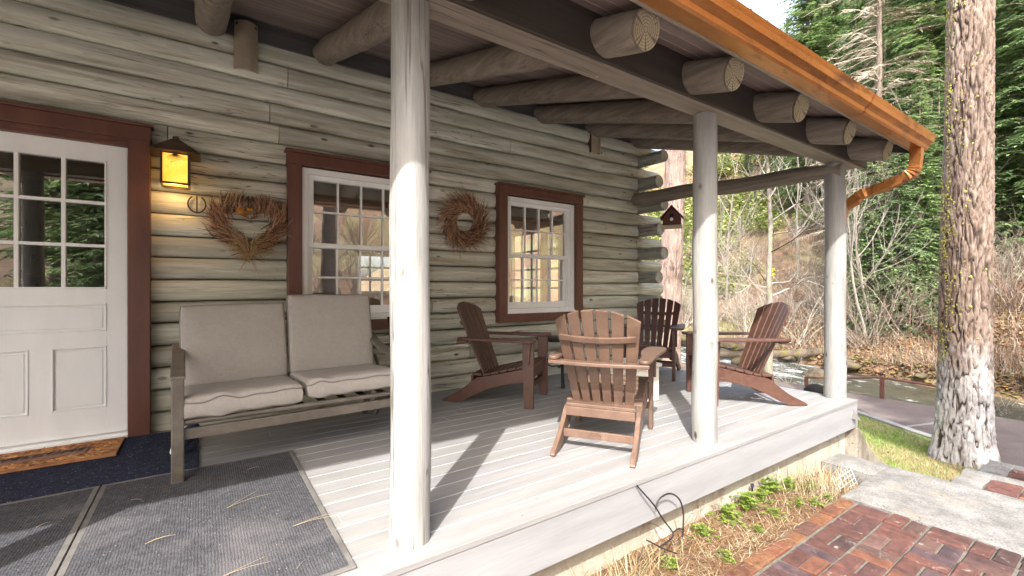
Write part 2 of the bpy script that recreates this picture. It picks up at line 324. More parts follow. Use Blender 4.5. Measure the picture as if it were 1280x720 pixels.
# ================================================================== log cabin
SL = .30                                   # roof pitch
def raft_z(y): return 2.457 + SL*(y-1.72)  # rafter centre line
def roof_z(y): return raft_z(y) + .118     # underside of the boards
cabin = thing('log_cabin', 'sage painted log cabin with red-brown trimmed windows and a white glazed door', 'cabin', (1.0, 4.6, -.55))
SEAM, APEX = 4.435, 4.362
WIN = [(.61, 1.92, .70, 2.305), (2.79, 4.09, .70, 2.305)]
DOOR = (-1.50, -.32, -.02, 2.31)
JOINTS = {17: [.62], 15: [.48], 14: [-1.7, .55], 13: [-.22], 3: [2.62], 2: [2.45], 16: [3.0], 12: [3.3], 5: [2.0]}
def wall_log(k):
    z0 = -.03 + .171*k; z1 = z0 + .171
    cuts = []
    for a, b, c, d in WIN:
        if z0 < d-.13 and z1 > c+.13: cuts.append((a+.05, b-.05))
    if z0 < DOOR[3]-.13: cuts.append((DOOR[0]+.05, DOOR[1]-.05))
    segs = [(-4.0, 5.27)]
    for a, b in cuts:
        ns = []
        for p, q in segs:
            if b <= p or a >= q: ns.append((p, q)); continue
            if a > p: ns.append((p, a))
            if b < q: ns.append((b, q))
        segs = ns
    for j in JOINTS.get(k, []):
        ns = []
        for p, q in segs:
            if p+.05 < j < q-.05: ns += [(p, j-.003), (j+.003, q)]
            else: ns.append((p, q))
        segs = ns
    K = 12
    amp = .010 + .010*rnd()
    bul = ru(.058, .072)
    for p, q in segs:
        mb = MB(); n = max(2, int((q-p)/.09)+1); vs = []; fs = []
        for i in range(n):
            x = lerp(p, q, i/(n-1))
            o0 = amp*noise.noise((x*.9, k*3.1, 0)); o1 = amp*noise.noise((x*.9, (k+1)*3.1, 0))
            w = bul*(1+.22*noise.noise((x*.8, k*7.7, 5))+.10*noise.noise((x*3.0, k*7.7, 9)))
            za, zb = z0+o0+.0032, z1+o1-.0032; zc = (za+zb)/2; hz = (zb-za)/2
            sk = .25*noise.noise((x*.6, k*5.3, 2))
            for j in range(K+1):
                a = -math.pi/2 + math.pi*j/K
                ca = max(0, math.cos(a))
                r = 1+.03*noise.noise((x*2.2, a*2, k*4.0))
                vs.append((x, SEAM - w*(ca**.52)*r*(1+sk*math.sin(a)), zc + hz*math.sin(a)))
            vs.append((x, 4.56, zb)); vs.append((x, 4.56, za))
        m = K+3
        for i in range(n-1):
            for j in range(m):
                j2 = (j+1) % m; fs.append((i*m+j, (i+1)*m+j, (i+1)*m+j2, i*m+j2))
        mb.add(vs, fs, True)
        mb.add(vs[:m], [tuple(range(m))]); mb.add(vs[-m:], [tuple(range(m-1,-1,-1))])
        if q > 5.2 and k % 2 == 0:           # the saddle-notched end that runs past the corner
            zc = z0+.0855; L = 5.83+ru(-.05,.05)
            mb.tube([(5.24,4.452,zc),(5.5,4.452,zc),(L-.03,4.452,zc),(L,4.452,zc)], [.086,.087,.086,.07], 20, True, True)
        mb.build('wall_log', M['log'], cabin, True)
for k in range(19): wall_log(k)
for k in range(1, 19, 2):
    zc = -.03+.171*k+.0855; y0 = 4.02+ru(-.05,.05); r = ru(.084,.094)
    mb = MB(); mb.tube([(5.35,y0,zc),(5.35,y0+.012,zc),(5.35,4.3,zc+.004),(5.35,4.98,zc)], [r*.95,r,r*.99,r], 22, True, True,
                       rfun=lambda i,t,k=k: 1+.04*noise.noise((math.cos(t)*2,math.sin(t)*2,i+k*3.3)))
    cl = mb.build('crossing_log', M['crosslog'], cabin, True)
    e = MB(); e.lathe([(0,.0),(r*.9,.0),(r*.93,.004)], 22); eo = e.build('log_end', M['logend'], cl)
    eo.rotation_euler = (R(90),0,0); eo.location = (5.35, y0-.001, zc)
f = MB(); f.box((-4,4.405,3.205),(5.27,4.45,3.50),.004); f.box((-4,4.38,3.195),(5.27,4.46,3.215),.003); f.build('frieze_board', M['frieze'], cabin, True)
# gable, back and left walls with window openings
g = MB()
GY = [(5.0,5.55),(7.75,8.7)]
for a,b in GY: g.box((5.27,a,-.55),(5.43,b,3.42))
g.box((5.272,5.55,-.55),(5.428,7.75,.72)); g.box((5.272,5.55,2.2),(5.428,7.75,3.42)); g.box((5.275,6.58,.72),(5.425,6.70,2.2))
g.prism([(5.0,3.42),(5.0,3.48),(6.7,3.98),(8.7,3.42)], 5.27, 5.43, Matrix(((0,0,1,0),(1,0,0,0),(0,1,0,0),(0,0,0,1))))
bw = [(-4.0,1.35,None),(1.35,2.4,None),(2.4,3.4,(1.0,1.75)),(3.4,3.75,None),(3.75,4.9,(.9,2.0)),(4.9,5.27,None)]
for a,b,w in bw:
    if w is None: g.box((a,8.6,-.55),(b,8.75,3.4))
    else: g.box((a,8.602,-.55),(b,8.748,w[0])); g.box((a,8.602,w[1]),(b,8.748,3.4))
g.box((-4.15,4.45,-.55),(-4.0,8.75,3.4))
g.prism([(4.45,3.4),(6.7,4.0),(8.7,3.4)], -4.15, -4.0, Matrix(((0,0,1,0),(1,0,0,0),(0,1,0,0),(0,0,0,1))))
g.build('outer_wall', M['intwall'], cabin, True)
f = MB(); f.box((-4,4.57,-.12),(5.27,8.6,.0)); f.build('room_floor', M['intwood'], cabin, True)
f = MB(); f.box((-4,4.57,2.62),(5.27,8.6,2.66)); f.build('room_ceiling', M['intwall'], cabin, True)
f = MB()   # inner lining of the front wall
for a,b in ((-4,-1.45),(-.37,.66),(1.87,2.84),(4.04,5.27)): f.box((a,4.562,0),(b,4.60,2.62))
for a,b in ((.66,1.87),(2.84,4.04)):
    f.box((a,4.563,0),(b,4.599,.80)); f.box((a,4.563,2.2),(b,4.599,2.62))
f.box((-1.45,4.563,2.2),(-.37,4.599,2.62)); f.build('room_lining', M['intwall'], cabin, True)
mu = MB()
for y in [5.55+.1+i*.475 for i in range(1,2)]: pass
for (a,b,z0,z1,n,r) in ((5.55,6.58,.72,2.2,3,4),(6.70,7.75,.72,2.2,3,4)):
    for i in range(n+1): y=lerp(a+.02,b-.02,i/n); mu.box((5.33,y-.02,z0),(5.36,y+.02,z1))
    for i in range(r+1): z=lerp(z0+.02,z1-.02,i/r); mu.box((5.335,a,z-.018),(5.355,b,z+.018))
for (a,b,z0,z1,n,r) in ((2.4,3.4,1.0,1.75,4,3),(3.75,4.9,.9,2.0,3,3)):
    for i in range(n+1): x=lerp(a+.02,b-.02,i/n); mu.box((x-.018,8.66,z0),(x+.018,8.69,z1))
    for i in range(r+1): z=lerp(z0+.02,z1-.02,i/r); mu.box((a,8.665,z-.018),(b,8.685,z+.018))
mu.build('far_window_bars', M['white'], cabin, True)
# --- windows
def window(x0,x1,z0,z1):
    w = MB()                                  # white casing and sill
    a,b,c,d = x0+.115,x1-.115,z0+.105,z1-.13
    for lo,hi in (((a,4.335,c),(a+.05,4.56,d)),((b-.05,4.335,c),(b,4.56,d)),((a+.05,4.336,d-.05),(b-.05,4.56,d)),((a+.05,4.337,c),(b-.05,4.56,c+.05))): w.box(lo,hi,.004)
    for s,e in ((a+.05,a+.066),(b-.066,b-.05)): w.box((s,4.375,c+.05),(e,4.55,d-.05),.002)
    w.box((a-.0,4.30,c-.028),(b+.0,4.40,c+.012),.004); w.box((a+.01,4.318,c+.012),(b-.01,4.40,c+.034),.004)
    wo = w.build('window', M['white'], cabin, True)
    t = MB()
    t.box((x0,4.292,z0+.10),(x0+.115,4.47,z1-.12),.004); t.box((x1-.115,4.292,z0+.10),(x1,4.47,z1-.12),.004)
    t.box((x0-.004,4.288,z0),(x1+.004,4.47,z0+.10),.004); t.box((x0-.004,4.288,z1-.12),(x1+.004,4.47,z1-.02),.004); t.box((x0-.02,4.268,z1-.02),(x1+.02,4.47,z1+.005),.004)
    t.build('window_trim', M['trim'], wo, True)
    zm = lerp(c,d,.50)
    for (s0,s1,yy) in ((zm-.02,d-.05,4.385),(c+.05,zm+.02,4.425)):
        f = MB(); st=.042; l,r = a+.066,b-.066
        bot = .075 if s0 < zm-.1 else .042
        f.box((l,yy,s0),(l+st,yy+.035,s1),.003); f.box((r-st,yy,s0),(r,yy+.035,s1),.003)
        f.box((l+st,yy,s1-.042),(r-st,yy+.035,s1),.003); f.box((l+st,yy,s0),(r-st,yy+.035,s0+bot),.003)
        gx0,gx1,gz0,gz1 = l+st,r-st,s0+bot,s1-.042
        for i in range(1,4): x=lerp(gx0,gx1,i/4); f.box((x-.008,yy+.006,gz0),(x+.008,yy+.024,gz1))
        z=(gz0+gz1)/2; f.box((gx0,yy+.0065,z-.008),(gx1,yy+.0235,z+.008))
        f.build('sash', M['white'], wo, True)
        gl = MB(); gl.add([(gx0,yy+.028,gz0),(gx1,yy+.028,gz0),(gx1,yy+.028,gz1),(gx0,yy+.028,gz1)],[(0,1,2,3)]); gl.build('window_pane', M['glass'], wo, True)
    bl = MB(); bl.box((a+.05,4.47,d-.20),(b-.05,4.48,d-.03)); bl.build('roller_blind', M['cream'], wo, True)
    bl = MB(); bl.box((a+.02,4.60,d-.335),(b-.02,4.68,d-.205),.01); bl.build('wooden_valance', M['intwood'], wo, True)
for w in WIN: window(*w)
# --- door
dx0,dx1,dz0,dz1 = -1.372,-.457,.045,2.14
Y0,Y1 = 4.365,4.41
d = MB()
gx0,gx1,gz0,gz1 = dx0+.115,dx1-.115,1.095,2.025
d.box((dx0,Y0,dz0),(gx0,Y1,dz1),.002); d.box((gx1,Y0,dz0),(dx1,Y1,dz1),.002)
d.box((gx0,Y0+.0005,gz1),(gx1,Y1,dz1)); d.box((gx0,Y0+.0005,.985),(gx1,Y1,gz1-.93+.0)); d.box((gx0,Y0+.0005,dz0),(gx1,Y1,.235)); d.box((gx0,Y0+.0005,.68),(gx1,Y1,.79))
mx=(gx0+gx1)/2; d.box((mx-.055,Y0+.001,.235),(mx+.055,Y1,.68))
def panel(x0,x1,z0,z1):
    d.box((x0,Y0+.014,z0),(x1,Y1-.005,z1))
    e=.022; d.box((x0+e,Y0+.006,z0+e),(x1-e,Y1-.006,z1-e),.006)
    for lo,hi in (((x0,z0),(x0+.010,z1)),((x1-.010,z0),(x1,z1)),((x0,z0),(x1,z0+.010)),((x0,z1-.010),(x1,z1))):
        d.box((lo[0],Y0-.004,lo[1]),(hi[0],Y0+.013,hi[1]),.003)
panel(gx0,gx1,.79,.985); panel(gx0,mx-.055,.235,.68); panel(mx+.055,gx1,.235,.68)
door = d.build('door', M['doorwhite'], cabin, True)
mu = MB()
for lo,hi in (((gx0,gz0),(gx0+.012,gz1)),((gx1-.012,gz0),(gx1,gz1)),((gx0,gz0),(gx1,gz0+.012)),((gx0,gz1-.012),(gx1,gz1))):
    mu.box((lo[0],Y0-.006,lo[1]),(hi[0],Y0+.03,hi[1]),.003)
for i in (1,2):
    x=lerp(gx0,gx1,i/3); mu.box((x-.011,Y0+.002,gz0),(x+.011,Y0+.028,gz1),.002); z=lerp(gz0,gz1,i/3); mu.box((gx0,Y0+.003,z-.011),(gx1,Y0+.027,z+.011),.002)
mu.build('glazing_bars', M['doorwhite'], door, True)
gl = MB(); gl.add([(gx0,Y0+.03,gz0),(gx1,Y0+.03,gz0),(gx1,Y0+.03,gz1),(gx0,Y0+.03,gz1)],[(0,1,2,3)]); gl.build('door_pane', M['doorglass'], door, True)
t = MB()
t.box((DOOR[1]-.128,4.292,-.0),(DOOR[1],4.47,2.195),.004); t.box((DOOR[0],4.292,0),(DOOR[0]+.11,4.47,2.195),.004)
t.box((DOOR[0]-.01,4.286,2.195),(DOOR[1]+.004,4.47,2.295),.004); t.box((DOOR[0]-.03,4.262,2.295),(DOOR[1]+.02,4.47,2.315),.004)
t.box((DOOR[0]+.11,4.325,2.142),(DOOR[1]-.128,4.47,2.195),.003); t.box((DOOR[0]+.11,4.31,2.165),(DOOR[1]-.128,4.33,2.197),.003)
t.build('door_trim', M['trim'], door, True)
t = MB(); t.box((DOOR[0]+.11,4.285,.001),(DOOR[1]-.128,4.56,.022),.004); t.box((DOOR[0]+.11,4.32,.022),(DOOR[1]-.128,4.55,.040),.003); t.build('threshold', M['white'], door, True)
t = MB(); t.lathe([(0,0),(.030,.0),(.030,.004),(.012,.008),(.010,.035),(.024,.045),(.027,.055),(.018,.066),(0,.068)],20); kn=t.build('door_knob', M['bronze'], door); kn.rotation_euler=(R(90),0,0); kn.location=Vector((dx0+.06,Y0,.96))-Vector((0,0,0))
# roof of the house (outer skin)
r = MB()
XA,XB = -5.2,5.60
def roofplane(y0,y1,zf,th,x0=XA,x1=XB):
    vs=[(x0,y0,zf(y0)),(x1,y0,zf(y0)),(x1,y1,zf(y1)),(x0,y1,zf(y1))]
    vs+= [(a,b,c+th) for a,b,c in vs]
    return vs,[(0,3,2,1),(4,5,6,7),(0,1,5,4),(1,2,6,5),(2,3,7,6),(3,0,4,7)]
r.add(*roofplane(1.37,6.7,lambda y: roof_z(y)+.024,.035)); r.add(*roofplane(6.7,10.0,lambda y: roof_z(6.7)+.024-SL*(y-6.7),.035))
r.build('roof', M['shingle'], cabin, True)
# kitchen seen through the door
kc = thing('kitchen_cabinet', 'cream kitchen wall cupboards seen through the glass of the white door', 'cabinet', (-.9,8.1,1.35))
b = MB(); b.box((-2.6,8.05,1.25),(.55,8.58,2.25),.005); b.build('cabinet_body', M['cabinet'], kc, True)
for i in range(7):
    x=-2.55+i*.44; b=MB(); b.box((x,8.025,1.29),(x+.42,8.05,2.21),.004); b.box((x+.07,8.015,1.36),(x+.35,8.03,2.14),.006)
    dd=b.build('cabinet_door', M['cabinet'], kc, True)
    h=MB(); h.box((x+.37,7.995,1.45),(x+.39,8.02,1.52),.004); h.build('handle', M['blackmetal'], dd, True)
kc2 = thing('kitchen_counter', 'dark kitchen counter seen low through the glass of the white door', 'counter', (-.9,8.1,0))
b = MB(); b.box((-2.6,7.95,0),(.55,8.58,.9),.005); b.build('counter_body', M['frieze'], kc2, True)
b = MB(); b.box((-2.62,7.9,.9),(.57,8.59,.94),.005); b.build('counter_top', M['intwood'], kc2, True)

# ================================================================== porch
porch = thing('porch', 'grey timber porch with round log posts and a copper guttered roof along the cabin', 'porch', (1.8, 1.75, -.5))
XE = 5.31
dk = MB(); y = 1.872; i = 0
while y < 4.40:
    y1 = min(y+.134, 4.45); x = -5.0 - ru(0,3)
    while x < XE:
        x1 = x + ru(3.2,4.8)
        if XE-x1 < .5: x1 = XE
        v = ru(.95,1.04); dk.box((max(x,-5.0),y+.007,-.028),(min(x1,XE)-.002,y1,0.0),.002,None,(v,v*ru(.985,1.0),v*ru(.98,1.01))); x = x1
    y = y1; i += 1
dk.box((-5.0,1.70,-.028),(XE+.004,1.868,.001),.003,None,(1.0,1.0,1.0))
dk.build('deck_boards', M['deck'], porch, True)
s = MB(); s.box((-5,1.72,-.06),(XE-.002,4.45,-.0025)); s.build('seam_highlights', M['seam'], porch, True)
s = MB(); s.box((-5,1.7045,-.265),(XE,1.752,-.029),.003); s.box((XE-.04,1.754,-.264),(XE+.002,4.4,-.029),.004); s.build('rim_board', M['rim'], porch, True)
fo = MB(); fo.box((-5,1.80,-1.6),(XE-.03,1.98,-.266)); fo.box((XE-.21,1.98,-1.6),(XE-.03,4.5,-.266))
fo.build('foundation_wall', M['found'], porch, True)
ww = MB(); out=[(5.28,-1.7),(5.28,-.272),(5.345,-.285),(5.42,-.34),(5.55,-.47),(5.75,-.62),(6.0,-.76),(6.25,-.86),(6.5,-.93),(6.6,-1.7)]
ww.prism(out,1.70,1.90,Matrix(((1,0,0,0),(0,0,1,0),(0,1,0,0),(0,0,0,1)))); ww.build('wing_wall', M['wing'], porch, True, bevel=.012)
PX = [-3.75,-1.5,.75,2.985,5.25]
for q,px in enumerate(PX):
    r0 = [.09,.09,.0885,.087,.094][q]; h = 2.345; n=64; py=1.872
    pts=[(px+.012*noise.noise((q*9.1,i*.06,0)),py+.012*noise.noise((q*9.1,i*.06,7)),h*i/n) for i in range(n+1)]
    rad=[r0*(1-.075*i/n)*(1+.02*noise.noise((q*5,i*.16,3))) for i in range(n+1)]
    mb=MB(); mb.tube(pts,rad,36,True,True,up=(0,1,0),rfun=lambda i,t,q=q: 1+.035*noise.noise((math.cos(t)*1.6+q*11,math.sin(t)*1.6,i*.055))+.022*max(0,noise.noise((math.cos(t)*2.6+q*3,math.sin(t)*2.6,i*.13))-.15))
    mb.build('post', M['post'], porch, True)
b = MB(); b.box((-5.0,1.802,2.348),(5.62,1.935,2.60),.006); b.box((-5.0,1.752,2.334),(5.62,1.798,2.60),.006); b.build('beam', M['beam'], porch, True)
b = MB(); b.box((-5.0,1.728,2.337),(5.64,1.750,2.62),.004); b.build('beam_shade_face', M['facing'], porch, True)  # thin added board that carries the painted shade of the outer face
RX = [-4.29,-3.42,-2.55,-1.68,-.81,.06,.93,1.80,2.60,3.47,4.34,5.22]
for q,x in enumerate(RX):
    pts=[]; rad=[]; n=26; rr=ru(.098,.108)
    for i in range(n+1):
        y=lerp(1.45,4.415,i/n); pts.append((x+.01*noise.noise((q*7,i*.2,1)),y,raft_z(y)+.008*noise.noise((q*7,i*.2,8)))); rad.append(rr*(1+.03*noise.noise((q*4,i*.3,4))))
    rad[0]*=.97
    mb=MB(); mb.tube(pts,rad,26,True,True,rfun=lambda i,t,q=q:1+.03*noise.noise((math.cos(t)*2+q,math.sin(t)*2,i*.2)))
    ro=mb.build('rafter', M['rafter'], porch, True)
    e=MB(); e.lathe([(0,.0),(rr*.90,.0),(rr*.935,.006)],26); eo=e.build('rafter_end', M['raftend'], ro); eo.rotation_euler=(R(90)+math.atan(SL),0,0); eo.location=Vector(pts[0])+Vector((0,-.003,-.001))
tl=MB(); pts=[]; rad=[]
for i in range(25):
    y=lerp(1.80,4.45,i/24); pts.append((5.22+.01*noise.noise((3,i*.3,0)),y,lerp(2.265,2.405,i/24)+.012*math.sin(i*.5))); rad.append(lerp(.082,.095,i/24)*(1 if i>2 else .85))
tl.tube(pts,rad,20,True,True,rfun=lambda i,t:1+.05*noise.noise((math.cos(t)*2,math.sin(t)*2,i*.25))); tl.build('tie_log', M['rafter'], porch, True)
# boarded ceiling
m,nt,bs=nodes('mauve_brown_ceiling')
v=coords(nt,(.5,9,9)); n=noise_(nt,v,2.5,6,.6,.3); c=ramp(nt,n,[(.3,(.17,.135,.13)),(.7,(.28,.23,.215))])
a=nt.nodes.new('ShaderNodeVertexColor'); a.layer_name='Col'; c=mix(nt,1.0,c,a.outputs[0],'MULTIPLY'); nt.links.new(c,bs.inputs['Base Color']); bs.inputs['Roughness'].default_value=.6
M['ceil']=m
cb=MB(); y=1.385
while y<4.45:
    y1=y+.092; v=ru(.8,1.2)
    for (a,b,dz,cc) in ((y,y1-.006,0,(v,v,v)),(y1-.006,y1,.002,(3.2,3.0,2.8))):  # narrow pale strip beside each board: bead highlight put into the colour
        vs=[(XA+.02,a,roof_z(a)+dz),(XB-.02,a,roof_z(a)+dz),(XB-.02,b,roof_z(b)+dz),(XA+.02,b,roof_z(b)+dz)]
        vs+=[(p,q,r_+.02-dz) for p,q,r_ in vs]
        cb.add(vs,[(0,3,2,1),(4,5,6,7),(0,1,5,4),(1,2,6,5),(2,3,7,6),(3,0,4,7)],False,cc)
    y=y1
cb.build('ceiling_boards', M['ceil'], porch, True)
fb=MB(); fb.box((XA,1.352,roof_z(1.37)-.066),(XB,1.374,roof_z(1.37)+.055),.003); fb.build('fascia', M['beam'], porch, True)
rk=MB(); vs=[(XB+.002,1.36,roof_z(1.36)-.075),(XB+.002,4.9,roof_z(4.9)-.075),(XB+.002,4.9,roof_z(4.9)+.06),(XB+.002,1.36,roof_z(1.36)+.06)]; vs+=[(x+.03,y,z) for x,y,z in vs]
rk.add(vs,[(0,1,2,3),(7,6,5,4),(0,4,5,1),(1,5,6,2),(2,6,7,3),(3,7,4,0)]); rk.build('rake_board', M['frieze'], porch, True)
# copper gutter, ogee section swept along x
prof=[(1.35,2.405),(1.268,2.400),(1.256,2.412),(1.250,2.436),(1.236,2.448),(1.216,2.462),(1.206,2.492),(1.197,2.506),(1.190,2.518),(1.198,2.523),(1.206,2.515)]
inner=[(y+.003,z+.003) for y,z in prof[::-1]]
xs=[XA]+[x for x in [-2.6,.45,3.5] ]+[XB+.03]
gt=MB(); P=prof+[(1.206,2.510)]+[(1.212,2.49),(1.222,2.465),(1.242,2.453),(1.256,2.44),(1.262,2.414),(1.272,2.405),(1.346,2.409),(1.346,2.50),(1.35,2.50)]
k=len(P); vs=[]; fs=[]
for x in (XA,XB+.03):
    for yy,zz in P: vs.append((x,yy,zz))
for j in range(k): fs.append((j,(j+1)%k,k+(j+1)%k,k+j))
gt.add(vs,fs); gt.prism([(y,z) for y,z in prof[:9]]+[(1.35,2.515)],XB+.029,XB+.032,Matrix(((0,0,1,0),(1,0,0,0),(0,1,0,0),(0,0,0,1))))
for x in (-1.7,.3,1.3,2.3,3.3,4.3,5.2): gt.box((x,1.192,2.5235),(x+.022,1.36,2.5265))
for x in (1.55,4.05):
    Q=[(y-.0025 if y<1.3 else y,z-.0022) for y,z in prof[:9]]; vs=[(xx,y,z) for xx in (x,x+.045) for y,z in Q]; k2=len(Q); gt.add(vs,[(j,j+1,k2+j+1,k2+j) for j in range(k2-1)])
gut=gt.build('gutter', M['copper'], porch, True)
ds=MB(); pts=[(5.50,1.305,2.405),(5.50,1.307,2.33),(5.50,1.315,2.24)]
for i in range(1,9):
    a=i/8*R(72); pts.append((5.50,1.315+.085*(1-math.cos(a)),2.24-.085*math.sin(a)))
pts+= [(5.495,1.52,2.10),(5.49,1.68,2.055)]
for i in range(1,8):
    a=i/7*R(72); pts.append((5.47,1.70+.07*math.sin(a),2.045-.07*(1-math.cos(a))))
pts+=[(5.43,1.86,1.93),(5.40,1.885,1.75),(5.395,1.885,.6),(5.395,1.885,-.25)]
sp=[]; sr=[]
for i,p in enumerate(pts):
    sp.append(p); sr.append(.060*(1.0 if i<2 or i>20 else (1.06 if i%2 else .95)))
ds.tube(sp,sr,4,True,False,phase=math.pi/4,up=(1,0,0)); ds.build('downspout', M['copper'], porch, True)
fx=MB(); fx.add([(5.16,1.7035,-.165),(5.25,1.7035,-.165),(5.205,1.7035,-.085),(5.205,1.64,-.17)],[(0,1,2),(0,3,1),(1,3,2),(2,3,0)])
tag(fx.build('step_light', M['binding']), 'small grey wedge shaped step light fixed to the deck rim corner','light')
# ================================================================== adirondack chairs
def facing(fx,fy): return math.atan2(-fx,fy)
XYZ_ZY=Matrix(((0,0,1,0),(1,0,0,0),(0,1,0,0),(0,0,0,1)))   # outline (y,z) extruded along x
def smooth_out(pts, it=2):
    for _ in range(it):
        q=[]
        for a,b in zip(pts,pts[1:]+pts[:1]): q.append((a[0]*.75+b[0]*.25,a[1]*.75+b[1]*.25)); q.append((a[0]*.25+b[0]*.75,a[1]*.25+b[1]*.75))
        pts=q
    return pts
def make_chair(mat, loc, rz, label):
    t=thing('adirondack_chair', label,'chair',(loc[0],loc[1],.002),rz,'adirondack chairs in a circle on the deck')
    def P(name,mb,bev=.004): return mb.build(name,mat,t,bevel=bev)
    for s in (-1,1):
        m=MB(); m.prism([(.045,0),(.05,.30),(.05,.602),(-.055,.602),(-.052,.30),(-.04,0)],s*.272,s*.272+s*.032,XYZ_ZY); P('leg',m)
        m=MB(); m.prism([(.03,.60),(-.045,.60),(-.005,.40),(.01,.40)],s*.306,s*.326,XYZ_ZY); P('arm_brace',m)
        o=smooth_out([(.018,.24),(.018,.372),(-.10,.345),(-.30,.292),(-.46,.262),(-.53,.247),(-.60,.185),(-.72,.095),(-.84,.04),(-.875,.015),(-.87,.0),(-.80,.0),(-.72,.0),(-.62,.04),(-.46,.13),(-.28,.19),(-.10,.225)],1)
        m=MB(); m.prism(o,s*.238,s*.270,XYZ_ZY); P('side_rail',m)
        a=smooth_out([(s*.262,.075),(s*.345,.085),(s*.40,.06),(s*.405,-.02),(s*.385,-.18),(s*.365,-.36),(s*.352,-.56),(s*.345,-.68),(s*.30,-.70),(s*.262,-.67),(s*.268,-.52),(s*.255,-.40),(s*.235,-.26),(s*.235,-.06)],2)
        if s>0: pass
        m=MB(); m.prism(a,.604,.630); P('armrest',m,.008)
    seat=MB()
    zs=lambda y: .374+.245*y+.10*max(0,-y-.30)*0
    for i in range(6):
        y1=.035-i*.083; y0=y1-.075
        vs=[]
        for dz in (0,.022):
            for (x,y) in ((-.268,y0),(.268,y0),(.268,y1),(-.268,y1)): vs.append((x,y,zs(y)+.002+dz-(0.012 if i==0 and y==y1 else 0)))
        seat.add(vs,[(0,3,2,1),(4,5,6,7),(0,1,5,4),(1,2,6,5),(2,3,7,6),(3,0,4,7)])
    P('seat',seat,.005)
    ap=MB(); ap.box((-.238,.000,.262),(.238,.020,.366)); P('front_apron',ap)
    ap=MB(); ap.box((-.272,-.028,.155),(.272,.000,.205)); P('stretcher',ap)
    ap=MB(); ap.box((-.236,-.665,.075),(.236,-.640,.128)); P('rear_stretcher',ap)
    # back in its own plane: s across, tt up the slope, leaning back
    B0=Vector((0,-.455,.225)); tilt=R(23); up=Vector((0,-math.sin(tilt),math.cos(tilt))); nrm=Vector((0,-math.cos(tilt),-math.sin(tilt)))
    def bp(s,tt,d=0): return B0+Vector((s,0,0))+up*tt+nrm*(d-.55*s*s)
    bk=MB(); N=6; top=lambda s: .80-1.25*s*s
    wid=lambda f: lerp(.215,.295,f)
    for i in range(N):
        rows=[]
        g=.017
        for j in range(9):
            tt_f=j/8
            l=[]
            for q in (0,.5,1):
                u=-1+2*(i+q)/N
                w=wid(tt_f*.8/.8)
                s_=u*w
                if q==0: s_+=g/2
                if q==1: s_-=g/2
                l.append((s_,tt_f*top(u*.29)))
            rows.append(l)
        vs=[];fs=[]
        for dd in (0,.021):
            for l in rows:
                for s_,tt in l: vs.append(bp(s_,tt,dd))
        n=27
        for j in range(8):
            for q in range(2):
                a=j*3+q; fs.append((a,a+1,a+4,a+3)); fs.append((n+a,n+a+3,n+a+4,n+a+1))
            fs.append((j*3,j*3+3,n+j*3+3,n+j*3)); fs.append((j*3+2,n+j*3+2,n+j*3+5,j*3+5))
        for q in range(2):
            fs.append((q,n+q,n+q+1,q+1)); fs.append((24+q,24+q+1,n+24+q+1,n+24+q))
        bk.add(vs,fs)
    P('backrest',bk,.004)
    def crail(name,t0,t1,hw,d0,d1):
        m=MB(); vs=[];fs=[]; K=10
        for k in range(K+1):
            s_=lerp(-hw,hw,k/K)
            for tt,dd in ((t0,d0),(t0,d1),(t1,d1),(t1,d0)): vs.append(bp(s_,tt,dd))
        for k in range(K):
            for e in range(4): fs.append((k*4+e,k*4+(e+1)%4,k*4+4+(e+1)%4,k*4+4+e))
        fs+= [(3,2,1,0),(K*4,K*4+1,K*4+2,K*4+3)]; m.add(vs,fs); P(name,m,.003)
    crail('back_strap',.565,.605,.255,.022,.042)
    m=MB(); o=[]                                        # arm level rail: flat board with a curved back
    yb=-.455-math.tan(tilt)*(.617-.225)
    K=12
    fr=[(lerp(-.30,.30,k/K), yb-.024/math.cos(tilt)+.55*lerp(-.30,.30,k/K)**2) for k in range(K+1)]
    bkp=[(lerp(.34,-.34,k/K), yb-.115+.045*abs(lerp(1,-1,k/K))**2) for k in range(K+1)]
    m.prism(fr+bkp,.576,.602); P('arm_rail',m,.006)
    m=MB()
    m.prism([(-.236,-.575),(.236,-.575),(.236,-.478),(-.236,-.478)],.262,.286); m.box((-.236,-.585,.20),(.236,-.562,.262)); P('lower_rail',m,.004)
    return t
def at_front(leg, side, f, half=.288):
    """root position from one front leg foot; side=+1 right, -1 left; f = unit facing"""
    rx,ry=f[1],-f[0]; return (leg[0]-side*half*rx, leg[1]-side*half*ry)
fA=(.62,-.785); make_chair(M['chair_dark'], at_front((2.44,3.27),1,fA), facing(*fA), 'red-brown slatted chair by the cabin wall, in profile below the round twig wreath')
fB=(.836,.549); make_chair(M['chair_sunlit'], (2.74,2.52), facing(*fB), 'sunlit faded tan-brown slatted chair with its back to the viewer')
fC=(-.88,-.47); make_chair(M['chair_shaded'], at_front((4.60,3.29),-1,fC), facing(*fC), 'shade-darkened brown slatted chair beside the log corner, half hidden by the tan chair')
fD=(-.80,.60); make_chair(M['chair_dark'], at_front((4.27,2.84),1,fD), facing(*fD), 'red-brown slatted chair at the creek end of the deck, partly behind the middle post')

